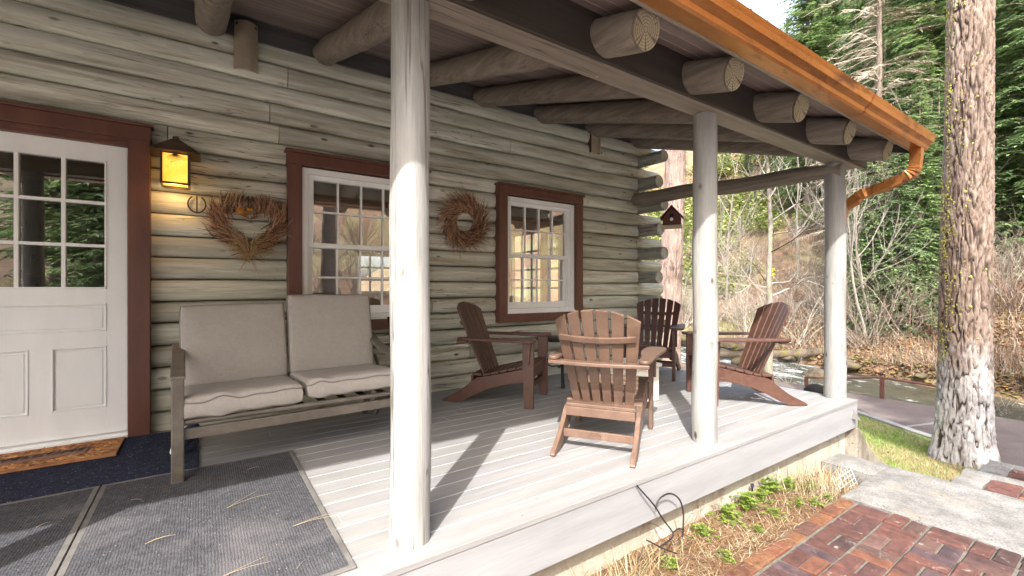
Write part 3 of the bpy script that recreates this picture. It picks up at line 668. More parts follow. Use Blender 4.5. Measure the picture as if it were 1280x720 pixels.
# ================================================================== loveseat
def cushion(w,d,h,seed,wr=.004,sag=0.0,nx=44,ny=40):
    """pillow-edged box cushion centred on the origin"""
    mb=MB(); vs=[];fs=[]
    def P(u,v,side):
        x=(u-.5)*w; y=(v-.5)*d
        e=1-max(abs(2*u-1)**9,abs(2*v-1)**9)
        z=h*.5*(.70+.30*e**.5)+ .012*(1-(2*u-1)**2)*(1-(2*v-1)**2)
        ex=1-.018*(abs(2*v-1)**6); ey=1-.018*(abs(2*u-1)**6)
        wv=wr*(.35*noise.noise((x*5+seed,y*5,side))+.30*noise.noise((x*15+seed,y*13,side*3)))
        edge=min(1-abs(2*u-1),1-abs(2*v-1))
        wv+=wr*1.7*math.sin((x+y*.6)*26+seed+4*noise.noise((x*3,y*3,seed)))*math.exp(-edge*9)*noise.noise((x*4+seed,y*4,9))
        if side>0: z-=sag*(1-(2*u-1)**2)*sstep(.0,.5,v)
        return (x*ex,y*ey,side*(z+wv))
    for side in (1,-1):
        o=len(vs)
        for i in range(nx+1):
            for j in range(ny+1):
                uu=.5-.5*math.cos(math.pi*i/nx); vv=.5-.5*math.cos(math.pi*j/ny); vs.append(P(lerp(uu,i/nx,.4),lerp(vv,j/ny,.4),side))
        for i in range(nx):
            for j in range(ny):
                a=o+i*(ny+1)+j
                fs.append((a,a+ny+1,a+ny+2,a+1) if side>0 else (a,a+1,a+ny+2,a+ny+1))
    n=(nx+1)*(ny+1)
    ring=[i*(ny+1) for i in range(nx+1)]+[nx*(ny+1)+j for j in range(1,ny+1)]+[i*(ny+1)+ny for i in range(nx-1,-1,-1)]+[j for j in range(ny-1,0,-1)]
    R_=[vs[r] for r in ring]
    mid=[]
    for r in ring:
        x,y,z=vs[r]; L=math.hypot(x/(w/2),y/(d/2)); mid.append(len(vs)); vs.append((x*1.016,y*1.016,0))
    K=len(ring)
    for a in range(K):
        b=(a+1)%K
        fs.append((ring[a],mid[a],mid[b],ring[b])); fs.append((mid[a],n+ring[a],n+ring[b],mid[b]))
    mb.add(vs,fs,True); return mb,R_
sofa=thing('loveseat','two-seat patio sofa with oatmeal cushions in a bronze metal frame','sofa',(.53,3.56,.003),R(1.6))
def S(name,mb,mat,bev=0): return mb.build(name,M[mat],sofa,bevel=bev)
W=.655
for s in (-1,1):
    m=MB(); m.prism([(-.425,0),(-.385,0),(-.375,.2),(-.372,.575),(-.38,.60),(-.432,.60),(-.44,.58),(-.435,.25)],s*W-.030,s*W+.030,XYZ_ZY); S('front_leg',m,'frame',.008)
    m=MB(); m.prism([(.40,0),(.365,0),(.27,.28),(.30,.60),(.345,.60),(.32,.28)],s*W-.024,s*W+.024,XYZ_ZY); S('rear_leg',m,'frame',.006)
    m=MB(); top=[(-.445,.585),(-.44,.607),(-.36,.612),(-.22,.612),(-.05,.630),(.12,.668),(.28,.725)]; m.prism(top+[(.29,.70),(.13,.642),(-.05,.603),(-.22,.585),(-.36,.583)],s*W-.036,s*W+.036,XYZ_ZY); S('armrest',m,'frame',.008)
    m=MB(); m.tube([(s*W,.33,.05),(s*W,.10,.18),(s*W,-.15,.25),(s*W,-.38,.27)],.012,8); S('side_brace',m,'frame')
m=MB(); m.tube([(-W,-.40,.335),(W,-.40,.335)],.017,12); m.cbox((0,-.395,.268),(2*W-.04,.026,.060),.004); S('front_rail',m,'frame')
m=MB(); m.tube([(-W,.30,.27),(W,.30,.27)],.017,10); m.tube([(-W,.33,.86),(W,.33,.86)],.016,10); m.cbox((-W+.04,.31,.58),(.03,.02,.62),.003,(R(-8),0,0)); m.cbox((W-.04,.31,.58),(.03,.02,.62),.003,(R(-8),0,0)); S('back_frame',m,'frame')
m=MB()
for i in range(9): x=-.56+i*.14; m.cbox((x,-.06,.325),(.05,.62,.004))
S('seat_straps',m,'blackmetal')
for q,(cx,dz,tl,ww,hh) in enumerate(((-.325,0,0,.635,.55),(.33,.024,.01,.625,.595))):
    mb,rg=cushion(ww,.70,.135,q*7.3+1,.011,.016); o=S('seat_cushion',mb,'fabric'); o.location=(cx,-.085,.402+dz); o.rotation_euler=(R(-3),R(-.6),0)
    pp=MB(); rr=rg+[rg[0]]; pp.tube([(x*1.012,y*1.012,z-.012) for x,y,z in rr[::2]+[rr[0]]],.0042,6,False); po=pp.build('piping',M['piping'],o)
    mb,rg=cushion(ww,hh,.13,q*5.1+40,.009); o=S('back_cushion',mb,'fabric'); o.location=(cx,.235,.705+dz*1.1+(.01 if q else -.005)); o.rotation_euler=(R(76),R(.5 if q else -1.0),0)
    pp=MB(); rr=rg+[rg[0]]; pp.tube([(x*1.012,y*1.012,z-.012) for x,y,z in rr[::2]+[rr[0]]],.0042,6,False); pp.build('piping',M['piping'],o)

# ================================================================== tables and small things
et=thing('end_table','round grey-green topped end table between the sofa and the near post','table',(1.405,3.80,.002),R(20))
m=MB(); m.lathe([(0,.565),(.235,.565),(.24,.572),(.24,.582),(.235,.588),(0,.588)],40); m.build('tabletop',M['tabletop'],et)
m=MB(); m.lathe([(.22,.545),(.247,.548),(.251,.57),(.251,.586),(.241,.592),(.239,.56)],40); m.build('rim',M['frame'],et)
for i in range(4):
    a=R(45+90*i); m=MB(); m.tube([(.20*math.cos(a),.20*math.sin(a),.55),(.14*math.cos(a),.14*math.sin(a),.35),(.15*math.cos(a),.15*math.sin(a),.12),(.19*math.cos(a),.19*math.sin(a),0)],.013,8); m.build('leg',M['frame'],et)
vs_=thing('glass_vase','tapered clear glass candle vase with brown potpourri on the end table','vase',(1.36,3.73,.591))
m=MB(); m.lathe([(0,.0),(.042,.0),(.046,.01),(.052,.12),(.062,.235),(.072,.262)],24); m.lathe([(.069,.262),(.059,.235),(.049,.12),(.042,.012),(0,.012)],24); m.build('glass_body',M['vase'],vs_)
m=MB()
for i in range(70):
    a=ru(0,6.28); r_=ru(0,.034); z=.016+ru(0,.07)
    m.cbox((r_*math.cos(a),r_*math.sin(a),z),(ru(.012,.022),ru(.01,.018),ru(.006,.012)),0,(ru(0,3),ru(0,3),ru(0,3)),random.choice([(.42,.26,.13),(.26,.13,.07),(.55,.42,.25)]))
m.build('potpourri',M['plain'],vs_)
bt=thing('side_table','small black metal side table with scrolled legs between the profile chair and the tan chair','table',(3.34,3.93,.002))
m=MB(); m.lathe([(0,.505),(.235,.505),(.245,.512),(.245,.525),(.235,.532),(0,.532)],36); m.build('tabletop',M['blackmetal'],bt)
for i in range(3):
    a=R(246+120*i); c_,s_=math.cos(a),math.sin(a)
    m=MB(); m.tube([(r_*c_,r_*s_,z) for r_,z in ((.20,.505),(.215,.40),(.20,.20),(.215,.06),(.225,0))],[.022,.020,.017,.02,.024],10); m.tube([(r_*c_,r_*s_,z) for r_,z in ((.20,.30),(.13,.22),(.06,.20),(.0,.21))],.008,6); m.build('leg',M['blackmetal'],bt)
tc=MB()
n=18;vs=[];fs=[]
for i in range(n+1):
    for j in range(n+1):
        u,v=i/n-.5,j/n-.5; e=min(.5-abs(u),.5-abs(v)); vs.append((u*.17,v*.13,.004+.028*min(1,e*7)+.012*noise.noise((u*6,v*6,2))*min(1,e*9)))
for i in range(n):
    for j in range(n): a=i*(n+1)+j; fs.append((a,a+n+1,a+n+2,a+1))
tc.add(vs,fs,True); o=tc.build('folded_cloth',M['teal']); o.location=(3.36,3.80,.535); o.rotation_euler=(0,0,.5); tag(o,'folded teal cloth lying on the small black side table','cloth')
bx=thing('cream_cube_table','low cream cube table standing amid the circle of slatted chairs','table',(3.47,2.985,.002),R(3))
m=MB(); m.box((-.20,-.20,0.0),(.20,.20,.33),.008); m.build('table_body',M['cream'],bx)
m=MB(); m.box((-.22,-.22,.332),(.22,.22,.365),.006); m.build('tabletop',M['cream'],bx)

# lantern
la=thing('wall_lantern','lit amber glass wall lantern with a pyramid roof beside the door','lantern',(-.165,4.36,1.87))
m=MB(); m.box((-.075,-.006,.0),(.075,.02,.26),.004); m.box((-.02,-.13,.245),(.02,.0,.262),.003); m.build('back_plate',M['bronze'],la)
m=MB(); m.add([(-.155,-.26,.238),(.155,-.26,.238),(.155,.02,.238),(-.155,.02,.238),(-.025,-.135,.352),(.025,-.135,.352),(.025,-.105,.352),(-.025,-.105,.352),(-.15,-.25,.232),(.15,-.25,.232),(.15,.015,.232),(-.15,.015,.232)],[(0,1,5,4),(1,2,6,5),(2,3,7,6),(3,0,4,7),(4,5,6,7),(11,10,9,8),(0,8,9,1),(1,9,10,2),(2,10,11,3),(3,11,8,0)]); m.box((-.02,-.138,.352),(.02,-.10,.372),.005); m.build('lantern_roof',M['bronze'],la)
m=MB()
for x in (-.082,.082):
    for y in (-.205,-.035): m.box((x-.008,y-.008,0),(x+.008,y+.008,.238),.002)
for z in (.0,.224):
    m.box((-.082,-.212,z),(.082,-.198,z+.014)); m.box((-.089,-.205,z),(-.075,-.035,z+.014)); m.box((.075,-.205,z),(.089,-.035,z+.014))
m.build('lantern_frame',M['bronze'],la)
m=MB(); m.box((-.074,-.203,.014),(.074,-.039,.224)); m.build('amber_glass',M['amber'],la)
m=MB()
for i in range(15):
    a=R(lerp(-65,65,i/14)); L=ru(.05,.085); m.tube([(.0,-.206,.228),(math.sin(a)*L*.55,-.206,.222-math.cos(a)*L*.45),(math.sin(a)*L,-.206,.216-math.cos(a)*L*.75)],[.0016,.0013,.0008],4)
m.tube([(-.0,-.206,.175),(-.02,-.206,.160),(-.03,-.206,.163)],.0013,4); m.build('pine_sprig_motif',M['bronze'],la)
lp=bpy.data.lights.new('lantern_bulb','POINT'); lp.energy=.32; lp.color=(1,.66,.28); lp.shadow_soft_size=.04; lo=bpy.data.objects.new('lantern_bulb',lp); col.objects.link(lo); lo.parent=la; lo.location=(0,-.12,-.03)

def sconce(x,label):
    t=thing('downlight_sconce',label,'wall light',(x,4.40,2.90),0,'bronze sconces high on the log wall')
    m=MB(); K=10; vs=[];fs=[]
    for z in (0,.40):
        for k in range(K+1): a=lerp(-1,1,k/K); vs.append((a*.085,-.125+.05*a*a,z))
    n=K+1
    for k in range(K): fs.append((k,k+1,n+k+1,n+k))
    vs+= [(x_,y+.004,z) for x_,y,z in vs]; 
    for k in range(K): fs.append((2*n+k,3*n+k,3*n+k+1,2*n+k+1))
    for k in range(K): fs+= [(k,2*n+k,2*n+k+1,k+1),(n+k,n+k+1,3*n+k+1,3*n+k)]
    fs+= [(0,n,3*n,2*n),(n-1,3*n-1,4*n-1,2*n-1)]
    m.add(vs,fs); m.build('shade',M['sconce'],t)
    m=MB(); m.box((-.085,-.075,.02),(-.078,.0,.38)); m.box((.078,-.075,.02),(.085,.0,.38)); m.box((-.078,-.10,.36),(.078,.0,.38)); m.box((-.05,-.03,.05),(.05,.0,.34)); m.build('housing',M['bronze'],t)
sconce(.30,'bronze half-round sconce under the eaves, between the door and the first window')
sconce(4.36,'bronze half-round sconce under the eaves, near the log corner')

def horseshoe(loc,label,s=1.0,closed=False,parent=None):
    m=MB(); pts=[]
    for i in range(25):
        a=R(lerp(-238,58,i/24)); rx,rz=.058*s,.066*s
        pts.append((rx*math.cos(a),0,rz*math.sin(a)))
    m.tube(pts,.0095*s,8,True,True,asp=.6)
    t=m.build('horseshoe',M['iron']); t.location=loc; tag(t,label,'horseshoe','iron horseshoes on the wall'); return t
h1=horseshoe((-.035,4.352,1.765),'iron horseshoe with a centre bar nailed below the lantern')
m=MB(); m.tube([(0,-.004,-.062),(0,-.004,.066)],.006,6); m.build('centre_bar',M['iron'],h1)
h2=horseshoe((.315,4.345,1.815),'iron horseshoe that holds the heart shaped wreath',.95)
m=MB(); m.tube([(0,-.004,.05),(0,-.02,.0),(0,-.03,-.06)],.005,6); m.build('hook',M['iron'],h2)

TW=[(.22,.09,.055),(.34,.16,.09),(.52,.32,.19),(.11,.05,.03),(.46,.31,.19)]
TG=[(.36,.25,.09),(.44,.33,.15)]
def twig(mb,p,d,L,r,c,bend=.25):
    p=Vector(p); d=Vector(d).normalized(); s=Vector((ru(-1,1),ru(-1,1)*.5,ru(-1,1)))*bend
    mb.tube([p,p+d*L*.5+s*L*.12,p+(d+s*.5)*L],[r,r*.8,r*.35],3,False,False,c)
wr=thing('heart_wreath','heart shaped wreath of red-brown twigs with an orange bow, hung on a horseshoe','wreath',(.325,4.33,1.575))
m=MB()
def heart(t):
    return (.0108*16*math.sin(t)**3, .0112*(13*math.cos(t)-5*math.cos(2*t)-2*math.cos(3*t)-math.cos(4*t)))
for i in range(1250):
    sd=random.choice((-1,1)); t=ru(.62,3.08); x,z=heart(t); x2,z2=heart(t-.05)
    dx,dz=x2-x,z2-z; L_=math.hypot(dx,dz)+1e-6; dx/=L_;dz/=L_
    ol=math.hypot(x,z-.02)+1e-6; ox,oz=x/ol,(z-.02)/ol
    sp=random.gauss(.034,.032); k=abs(random.gauss(.40,.45)); L=ru(.06,.16)
    if t<1.15: k+=1.1; L*=.75
    twig(m,(sd*(x+ox*sp),ru(-.05,.005),z+oz*sp+.03),(sd*(dx+ox*k),random.gauss(0,.3),dz+oz*k+random.gauss(0,.25)),L,ru(.0024,.0052),random.choice(TW if t<2.3 or rnd()<.5 else TG))
for i in range(130):
    sd=random.choice((-1,1)); t=ru(.15,.7); x,z=heart(t); twig(m,(sd*x,ru(-.03,0),z+.03),(sd,random.gauss(0,.2),ru(.1,.9)),ru(.04,.09),.002,random.choice(TW))
for i in range(25): twig(m,(ru(-.03,.03),ru(-.03,0),-.14+ru(-.02,.03)),(ru(-.5,.5),ru(-.3,.2),-1),ru(.03,.10),.0013,random.choice(TG))
m.build('twigs',M['twig'],wr)
m=MB()
for a,b in ((-.045,.0),(.02,.006),(-.02,-.02),(-.05,-.022)): m.cbox((a-.02,-.045,.165+b),(.05,.02,.028),.006,(ru(-.5,.5),ru(-.6,.6),ru(-.5,.5)))
m.build('bow',M['bow'],wr)
wr2=thing('twig_wreath','round wild twig wreath with a small hole, between the two windows','wreath',(2.36,4.34,1.815))
m=MB()
for i in range(1050):
    a=ru(0,6.283); r_=ru(.10,.245); w=random.gauss(.5,.6)
    rx,rz=math.cos(a),math.sin(a); tx,tz=-rz,rx
    twig(m,(rx*r_,ru(-.05,.005),rz*r_),(tx+rx*w,random.gauss(0,.15),tz+rz*w),ru(.08,.22),ru(.0022,.0048),random.choice(TW),.35)
for i in range(60):
    a=ru(-2.8,.2); twig(m,(math.cos(a)*.24,ru(-.04,0),math.sin(a)*.24),(math.cos(a)+ru(-.4,.4),0,math.sin(a)+ru(-.4,.4)),ru(.1,.22),.0012,random.choice(TW),.4)
m.build('twigs',M['twig'],wr2)

bh=thing('birdhouse','small dark red birdhouse hung from the tie log','birdhouse',(5.22,3.76,1.91),R(-58))
m=MB(); m.prism([(-.115,.03),(.115,.03),(.115,.13),(0,.26),(-.115,.13)],-.085,.085,Matrix(((1,0,0,0),(0,0,1,0),(0,1,0,0),(0,0,0,1)))); m.build('body',M['birdhouse'],bh)
m=MB()
for s in (-1,1): m.cbox((s*.072,0,.205),(.225,.235,.014),.002,(0,s*R(48.5),0))
m.build('roof',M['birdhouse'],bh)
m=MB(); m.box((-.13,-.11,.0),(.13,.11,.029),.003); m.build('base_board',M['pale'],bh)
m=MB(); m.lathe([(0,0),(.024,0),(.026,.003),(0,.003)],20); q=m.build('entrance',M['hole'],bh); q.rotation_euler=(R(90),0,0); q.location=(0,-.086,.155)
m=MB(); m.lathe([(0,-.024),(.014,-.02),(.022,-.004),(.019,.012),(.008,.024),(0,.026)],16); q=m.build('perch',M['white'],bh); q.location=(0,-.11,.105)
m=MB(); m.tube([(0,0,.27),(0,0,.40)],.0025,5); m.build('cord',M['blackmetal'],bh)

# ================================================================== mats and litter
def rug(name,label,x0,x1,y0,y1,mat,z,th,edge,ecol='binding'):
    t=thing(name,label,'mat',((x0+x1)/2,(y0+y1)/2,z)); w,h=(x1-x0)/2,(y1-y0)/2
    m=MB(); n=40; vs=[];fs=[]
    for i in range(n+1):
        for j in range(n+1):
            x=lerp(-w+edge,w-edge,i/n); y=lerp(-h+edge,h-edge,j/n); vs.append((x,y,th+.0025*noise.noise((x*2.2,y*2.2,z*99))))
    for i in range(n):
        for j in range(n): a=i*(n+1)+j; fs.append((a,a+n+1,a+n+2,a+1))
    m.add(vs,fs,True); m.build('carpet_face',M[mat],t)
    m=MB()
    for lo,hi in (((-w,-h),(-w+edge+.002,h)),((w-edge-.002,-h),(w,h)),((-w+edge,-h),(w-edge,-h+edge)),((-w+edge,h-edge),(w-edge,h))): m.box((*lo,0),(*hi,th+.001),.002)
    m.build('bound_edge',M[ecol],t); return t
rug('carpet_mat','large ribbed grey carpet mat in front of the sofa, its long edge towards the posts',-.455,.497,1.79,3.325,'mat_grey',.003,.008,.022)
rug('carpet_mat','ribbed grey carpet mat left of the large one, in front of the door',-1.95,-.462,1.79,3.325,'mat_grey',.003,.008,.022)
rug('carpet_mat','coarse navy-black carpet mat under the welcome mat along the wall',-2.6,-.02,3.33,4.28,'mat_dark',.003,.008,.004,'mat_dark')
wm=thing('welcome_mat','brown relief leaf welcome mat against the door threshold','doormat',(-.86,4.07,.014),R(0))
m=MB(); m.box((-.40,-.225,0),(.40,.205,.010),.003,None,(1.1,1.0,.95)); m.build('mat_base',M['coir'],wm)
m=MB()
for i in range(420):
    x=ru(-.37,.37); y=ru(-.19,.18)
    if abs(x)<.24 and abs(y+.02)<.065: continue
    L=ru(.03,.07); w=L*ru(.28,.42); a=ru(-.7,.7)+(math.pi if rnd()<.5 else 0)
    ca,sa=math.cos(a),math.sin(a); pts=[(-L/2,0,0),(-L*.15,w/2,0),(L/2,0,0),(-L*.15,-w/2,0),(-L*.05,0,ru(.006,.011))]
    v=random.choice([(1.35,1.3,1.1),(.75,.65,.6),(1.0,.95,.8),(1.6,1.5,1.2),(.6,.5,.45)])
    m.add([(x+px*ca-py*sa,y+px*sa+py*ca,.0101+pz) for px,py,pz in pts],[(0,4,1)[::-1],(1,4,2)[::-1],(2,4,3)[::-1],(3,4,0)[::-1]],False,v)
m.build('leaf_relief',M['coir'],wm)
m=MB(); m.box((-.235,-.08,.010),(.235,.04,.020),.003); m.build('plaque',M['plaque'],wm)
cu=bpy.data.curves.new('welcome_lettering','FONT'); cu.body='WELCOME'; cu.size=.085; cu.extrude=.004; cu.align_x='CENTER'; cu.align_y='CENTER'; cu.shear=.25; cu.space_character=1.06
tmp=bpy.data.objects.new('lettering_curve',cu); col.objects.link(tmp); me=bpy.data.meshes.new_from_object(tmp.evaluated_get(bpy.context.evaluated_depsgraph_get())); bpy.data.objects.remove(tmp); bpy.data.curves.remove(cu)
to=bpy.data.objects.new('lettering',me); col.objects.link(to); to.parent=wm; to.location=(0,-.02,.021); me.materials.clear(); me.materials.append(M['letter'])
sh=thing('canvas_shoe','navy slip-on shoe with a white sole tipped up behind the sofa leg','shoe',(-.115,3.72,.012),R(60)); 
so=[]
for i in range(28):
    a=2*math.pi*i/28; so.append((.125*math.cos(a),(.042+.008*math.cos(a))*math.sin(a)))
m=MB(); m.prism(so,0,.022); q=m.build('sole',M['sole'],sh,bevel=.005); q.location=(0,0,.075); q.rotation_euler=(R(62),R(-28),0)
m=MB(); vs=[];fs=[]
K=[(1.0,.022),(1.0,.05),(.86,.075),(.6,.088),(.0,.092)]
for f_,z in K:
    for x,y in so: vs.append((x*f_-(1-f_)*.02,y*f_,z))
for k in range(len(K)-1):
    for j in range(28): fs.append((k*28+j,k*28+(j+1)%28,(k+1)*28+(j+1)%28,(k+1)*28+j))
m.add(vs,fs,True); q=m.build('canvas_upper',M['navy'],sh); q.location=(0,0,.075); q.rotation_euler=(R(62),R(-28),0)
def needle(x,y,z,a,L,n=2,label='dry tan pine needle cluster fallen on the porch floor'):
    m=MB()
    for i in range(n):
        b=a+random.gauss(0,.12); c_=random.gauss(0,.25); d=(math.cos(b),math.sin(b)); p=(-d[1],d[0])
        m.tube([(x+d[0]*L*t+p[0]*c_*L*t*t,y+d[1]*L*t+p[1]*c_*L*t*t,z+.003+.006*math.sin(3*t)) for t in (0,.33,.66,1)],[.0011,.0011,.0009,.0006],4,False,True,(.33,.26,.155))
    o=m.build('pine_needles',M['twig']); return tag(o,label,'pine needles','dry pine needles on the porch')
for x,y,z,a,L,n in ((.10,2.62,.012,.6,.20,2),(-.20,2.45,.012,.2,.10,2),(-.30,3.0,.012,-.5,.08,1),(.02,1.99,.012,.3,.2,2),(.34,2.25,.012,.15,.22,2),(.22,3.1,.012,.1,.07,1),(-.62,2.9,.012,.4,.05,1),(1.1,2.9,.002,.2,.1,1),(-.25,2.1,.012,1.2,.06,1),(.3,1.9,.012,.9,.06,1)): needle(x,y,z,a,L,n)
# black cable on the deck rim
m=MB()
def curve(pts,r,n=6):
    out=[]
    P=[Vector(p) for p in pts]; P=[P[0]]+P+[P[-1]]
    for i in range(1,len(P)-2):
        for k in range(8):
            t=k/8; a,b,c_,d=P[i-1],P[i],P[i+1],P[i+2]
            out.append(.5*((2*b)+(-a+c_)*t+(2*a-5*b+4*c_-d)*t*t+(-a+3*b-3*c_+d)*t**3))
    out.append(P[-2]); m.tube(out,r,n)
curve([(2.025,1.690,-0.019),(2.069,1.670,-0.073),(2.141,1.660,-0.152),(2.201,1.650,-0.239),(2.256,1.620,-0.326),(2.206,1.600,-0.339),(2.079,1.580,-0.333)],.005)
curve([(2.162,1.665,-0.160),(2.199,1.660,-0.121),(2.275,1.650,-0.114),(2.346,1.640,-0.162),(2.371,1.630,-0.242),(2.356,1.620,-0.329),(2.349,1.620,-0.379)],.005)
curve([(2.256,1.620,-0.326),(2.310,1.620,-0.319),(2.364,1.620,-0.341)],.004); curve([(1.996,1.600,-0.276),(2.121,1.580,-0.356),(2.224,1.570,-0.412)],.004); curve([(1.976,1.600,-0.304),(1.943,1.600,-0.345),(1.917,1.600,-0.384)],.003)
tag(m.build('loose_cable',M['cable']),'looped black cable end sticking up against the grey deck rim','cable')
# ================================================================== terrain
PROF=[(-200,-.64),(5.0,-.64),(5.6,-.84),(8.4,-1.10),(11.05,-1.125),(11.7,-1.72),(12.3,-2.05),(15.5,-2.05),(15.9,-1.55),(16.15,-1.12),(19.5,-.55),(23,.5),(29,3.6),(60,21),(130,52),(400,120)]
def gz(x,y):
    s=x-.16*(y-3)
    s=x if x<11.05 else max(11.05,s)
    z=interp(PROF,s)
    if s>16: z+=.25*noise.noise((x*.35,y*.35,3))+(.9*noise.noise((x*.08,y*.08,5)) if s>20 else 0)*sstep(18,26,s)
    if y<-7: z=max(z,-.64+.27*max(0,-y-9.5)+.4*noise.noise((x*.3,y*.3,8))*sstep(-9.5,-12,y)) if x<11 else z+.45*(-y-7)*sstep(15,22,x)
    return z
def axis(segs):
    out=[]
    for a,b,n in segs: out+= [lerp(a,b,i/n) for i in range(n)]
    return out+[segs[-1][1]]
xs=axis([(-60,-6,14),(-6,5,11),(5,9,16),(9,20,55),(20,45,60),(45,120,30),(120,300,12)])
ys=axis([(-90,-30,14),(-30,-7,24),(-7,1,8),(1,12,40),(12,40,50),(40,110,26),(110,260,10)])
mb=MB(); vs=[(x,y,gz(x,y)) for x in xs for y in ys]; n=len(ys); fs=[]
for i in range(len(xs)-1):
    for j in range(n-1): a=i*n+j; fs.append((a,a+n,a+n+1,a+1))
mb.add(vs,fs,True); structure(mb.build('terrain',M['hillside']))
# lawn
LAWN=lambda x,y: interp([(5.2,-.80),(6.6,-.90),(8.4,-1.06),(9.6,-1.09)],x)+.012*noise.noise((x*2,y*2,0))
def in_path_edge(y): return interp([(1.0,7.75),(1.9,8.62),(3.0,9.30),(5,9.9),(10,10.2)],y)
mb=MB(); vs=[];fs=[]; NX,NY=30,40
for j in range(NY+1):
    y=lerp(1.10,9.5,j/NY)
    for i in range(NX+1): x=lerp(5.25,in_path_edge(y)-.0,i/NX); vs.append((x,y,LAWN(x,y)))
for j in range(NY):
    for i in range(NX): a=j*(NX+1)+i; fs.append((a,a+1,a+NX+2,a+NX+1))
mb.add(vs,fs,True); structure(mb.build('lawn',M['lawn']))
mb=MB(); GC=[(.15,.28,.03),(.19,.33,.04),(.24,.33,.065),(.38,.33,.16),(.44,.38,.22),(.36,.27,.15)]
for i in range(30000):
    y=1.12+8*(rnd()**1.6); x=ru(5.3,in_path_edge(y)-.02)
    if (x-7.45)**2+(y-1.32)**2<.12: continue
    g=noise.noise((x*1.1,y*1.1,4))+.45*sstep(2.0,3.4,y)-.25*sstep(2.2,1.2,y)
    c=random.choice(GC[:3]) if rnd()<clamp(.5+g*1.1,.06,.97) else random.choice(GC[3:])
    a=ru(0,6.28); h=ru(.02,.055); w=ru(.003,.006); lx,ly=random.gauss(0,.022),random.gauss(0,.022); z=LAWN(x,y)
    dx,dy=math.cos(a)*w,math.sin(a)*w
    mb.add([(x-dx,y-dy,z-.004),(x+dx,y+dy,z-.004),(x+lx,y+ly,z+h)],[(0,1,2)],False,c)
tag(mb.build('grass',M['blade']),'patchy green and straw coloured lawn grass beside the porch','grass',kind='stuff')
# path, kerb
def sheet(name,poly,mat,th=.05):
    m=MB(); z=poly[0][2]; n=len(poly); vs=[p for p in poly]+[(x,y,q-th) for x,y,q in poly]
    m.add(vs,[tuple(range(n)),tuple(range(2*n-1,n-1,-1))]+[(i,n+i,n+(i+1)%n,(i+1)%n) for i in range(n)]); return structure(m.build(name,mat))
PZ=-1.075
pe=[(in_path_edge(y)+.16,y,PZ) for y in (1.05,1.9,3.0,5,10)]
sheet('path',[(7.24,-6,PZ),(11.06,-6,PZ),(11.06,10,PZ)]+pe[::-1]+[(7.24,1.05,PZ)],M['path'],.06)
m=MB()
E=[(in_path_edge(y),y) for y in (1.02,1.5,1.9,2.4,3.0,4,5,7,10)]
for (a,ya),(b,yb) in zip(E,E[1:]):
    m.add([(a,ya,PZ-.1),(a+.17,ya,PZ-.1),(b+.17,yb,PZ-.1),(b,yb,PZ-.1),(a,ya,PZ+.03),(a+.17,ya,PZ+.025),(b+.17,yb,PZ+.025),(b,yb,PZ+.03)],[(3,2,1,0),(4,5,6,7),(0,1,5,4),(2,3,7,6),(1,2,6,5),(3,0,4,7)])
structure(m.build('kerb',M['curb']))
m=MB(); m.add([(9.05,2.32,PZ+.004),(9.10,2.24,PZ+.004),(11.0,1.60,PZ+.004),(11.0,1.70,PZ+.004)],[(0,1,2,3)]); structure(m.build('concrete_strip',M['curb']))
# brick patio: basket weave with a stretcher border along the bed
mb=MB()
BC=[((.21,.085,.066),5),((.235,.10,.08),4),((.185,.082,.072),4),((.165,.10,.108),4),((.30,.12,.07),2),((.145,.07,.065),3),((.25,.135,.11),3)]
BL=[c for c,w in BC for _ in range(w)]
OR=[(.36,.15,.065),(.31,.12,.06),(.38,.175,.08),(.24,.11,.08)]
def brick(x0,y0,x1,y1,z,pal,H=.06):
    g=.0055; b=.009; c=random.choice(pal); v=ru(.8,1.3); c=tuple(q*v for q in c)
    dz=ru(-.007,.006); t=[ru(-.004,.004) for _ in range(4)]; jx,jy=ru(-.002,.002),ru(-.002,.002)
    x0+=g+jx;x1-=g-jx;y0+=g+jy;y1-=g-jy
    P=[(x0,y0),(x1,y0),(x1,y1),(x0,y1)]; Q=[(x0+b,y0+b),(x1-b,y0+b),(x1-b,y1-b),(x0+b,y1-b)]
    vs=[(x,y,z-H) for x,y in P]+[(x,y,z-b+dz+t[i]) for i,(x,y) in enumerate(P)]+[(x,y,z+dz+t[i]) for i,(x,y) in enumerate(Q)]
    mb.add(vs,[(8,9,10,11)]+[(i,(i+1)%4,4+(i+1)%4,4+i) for i in range(4)]+[(4+i,4+(i+1)%4,8+(i+1)%4,8+i) for i in range(4)],False,c)
GZ=-.50; U=.205
x=4.045
while x>-2.2: brick(x-U,1.30,x,1.405,GZ,OR); x-=U
i=0; y=1.295
while y>-1.6:
    x=4.045; k=0
    while x>-2.0:
        if (i+k)%2: brick(x-U,y-U/2,x,y,GZ,BL); brick(x-U,y-U,x,y-U/2,GZ,BL)
        else: brick(x-U,y-U,x-U/2,y,GZ,BL); brick(x-U/2,y-U,x,y,GZ,BL)
        x-=U; k+=1
    y-=U; i+=1
structure(mb.build('brick_patio',M['brick']))
m=MB(); m.box((-2.3,-1.8,-.64),(4.05,1.407,-.5135)); structure(m.build('mortar_bed',M['mortar']))
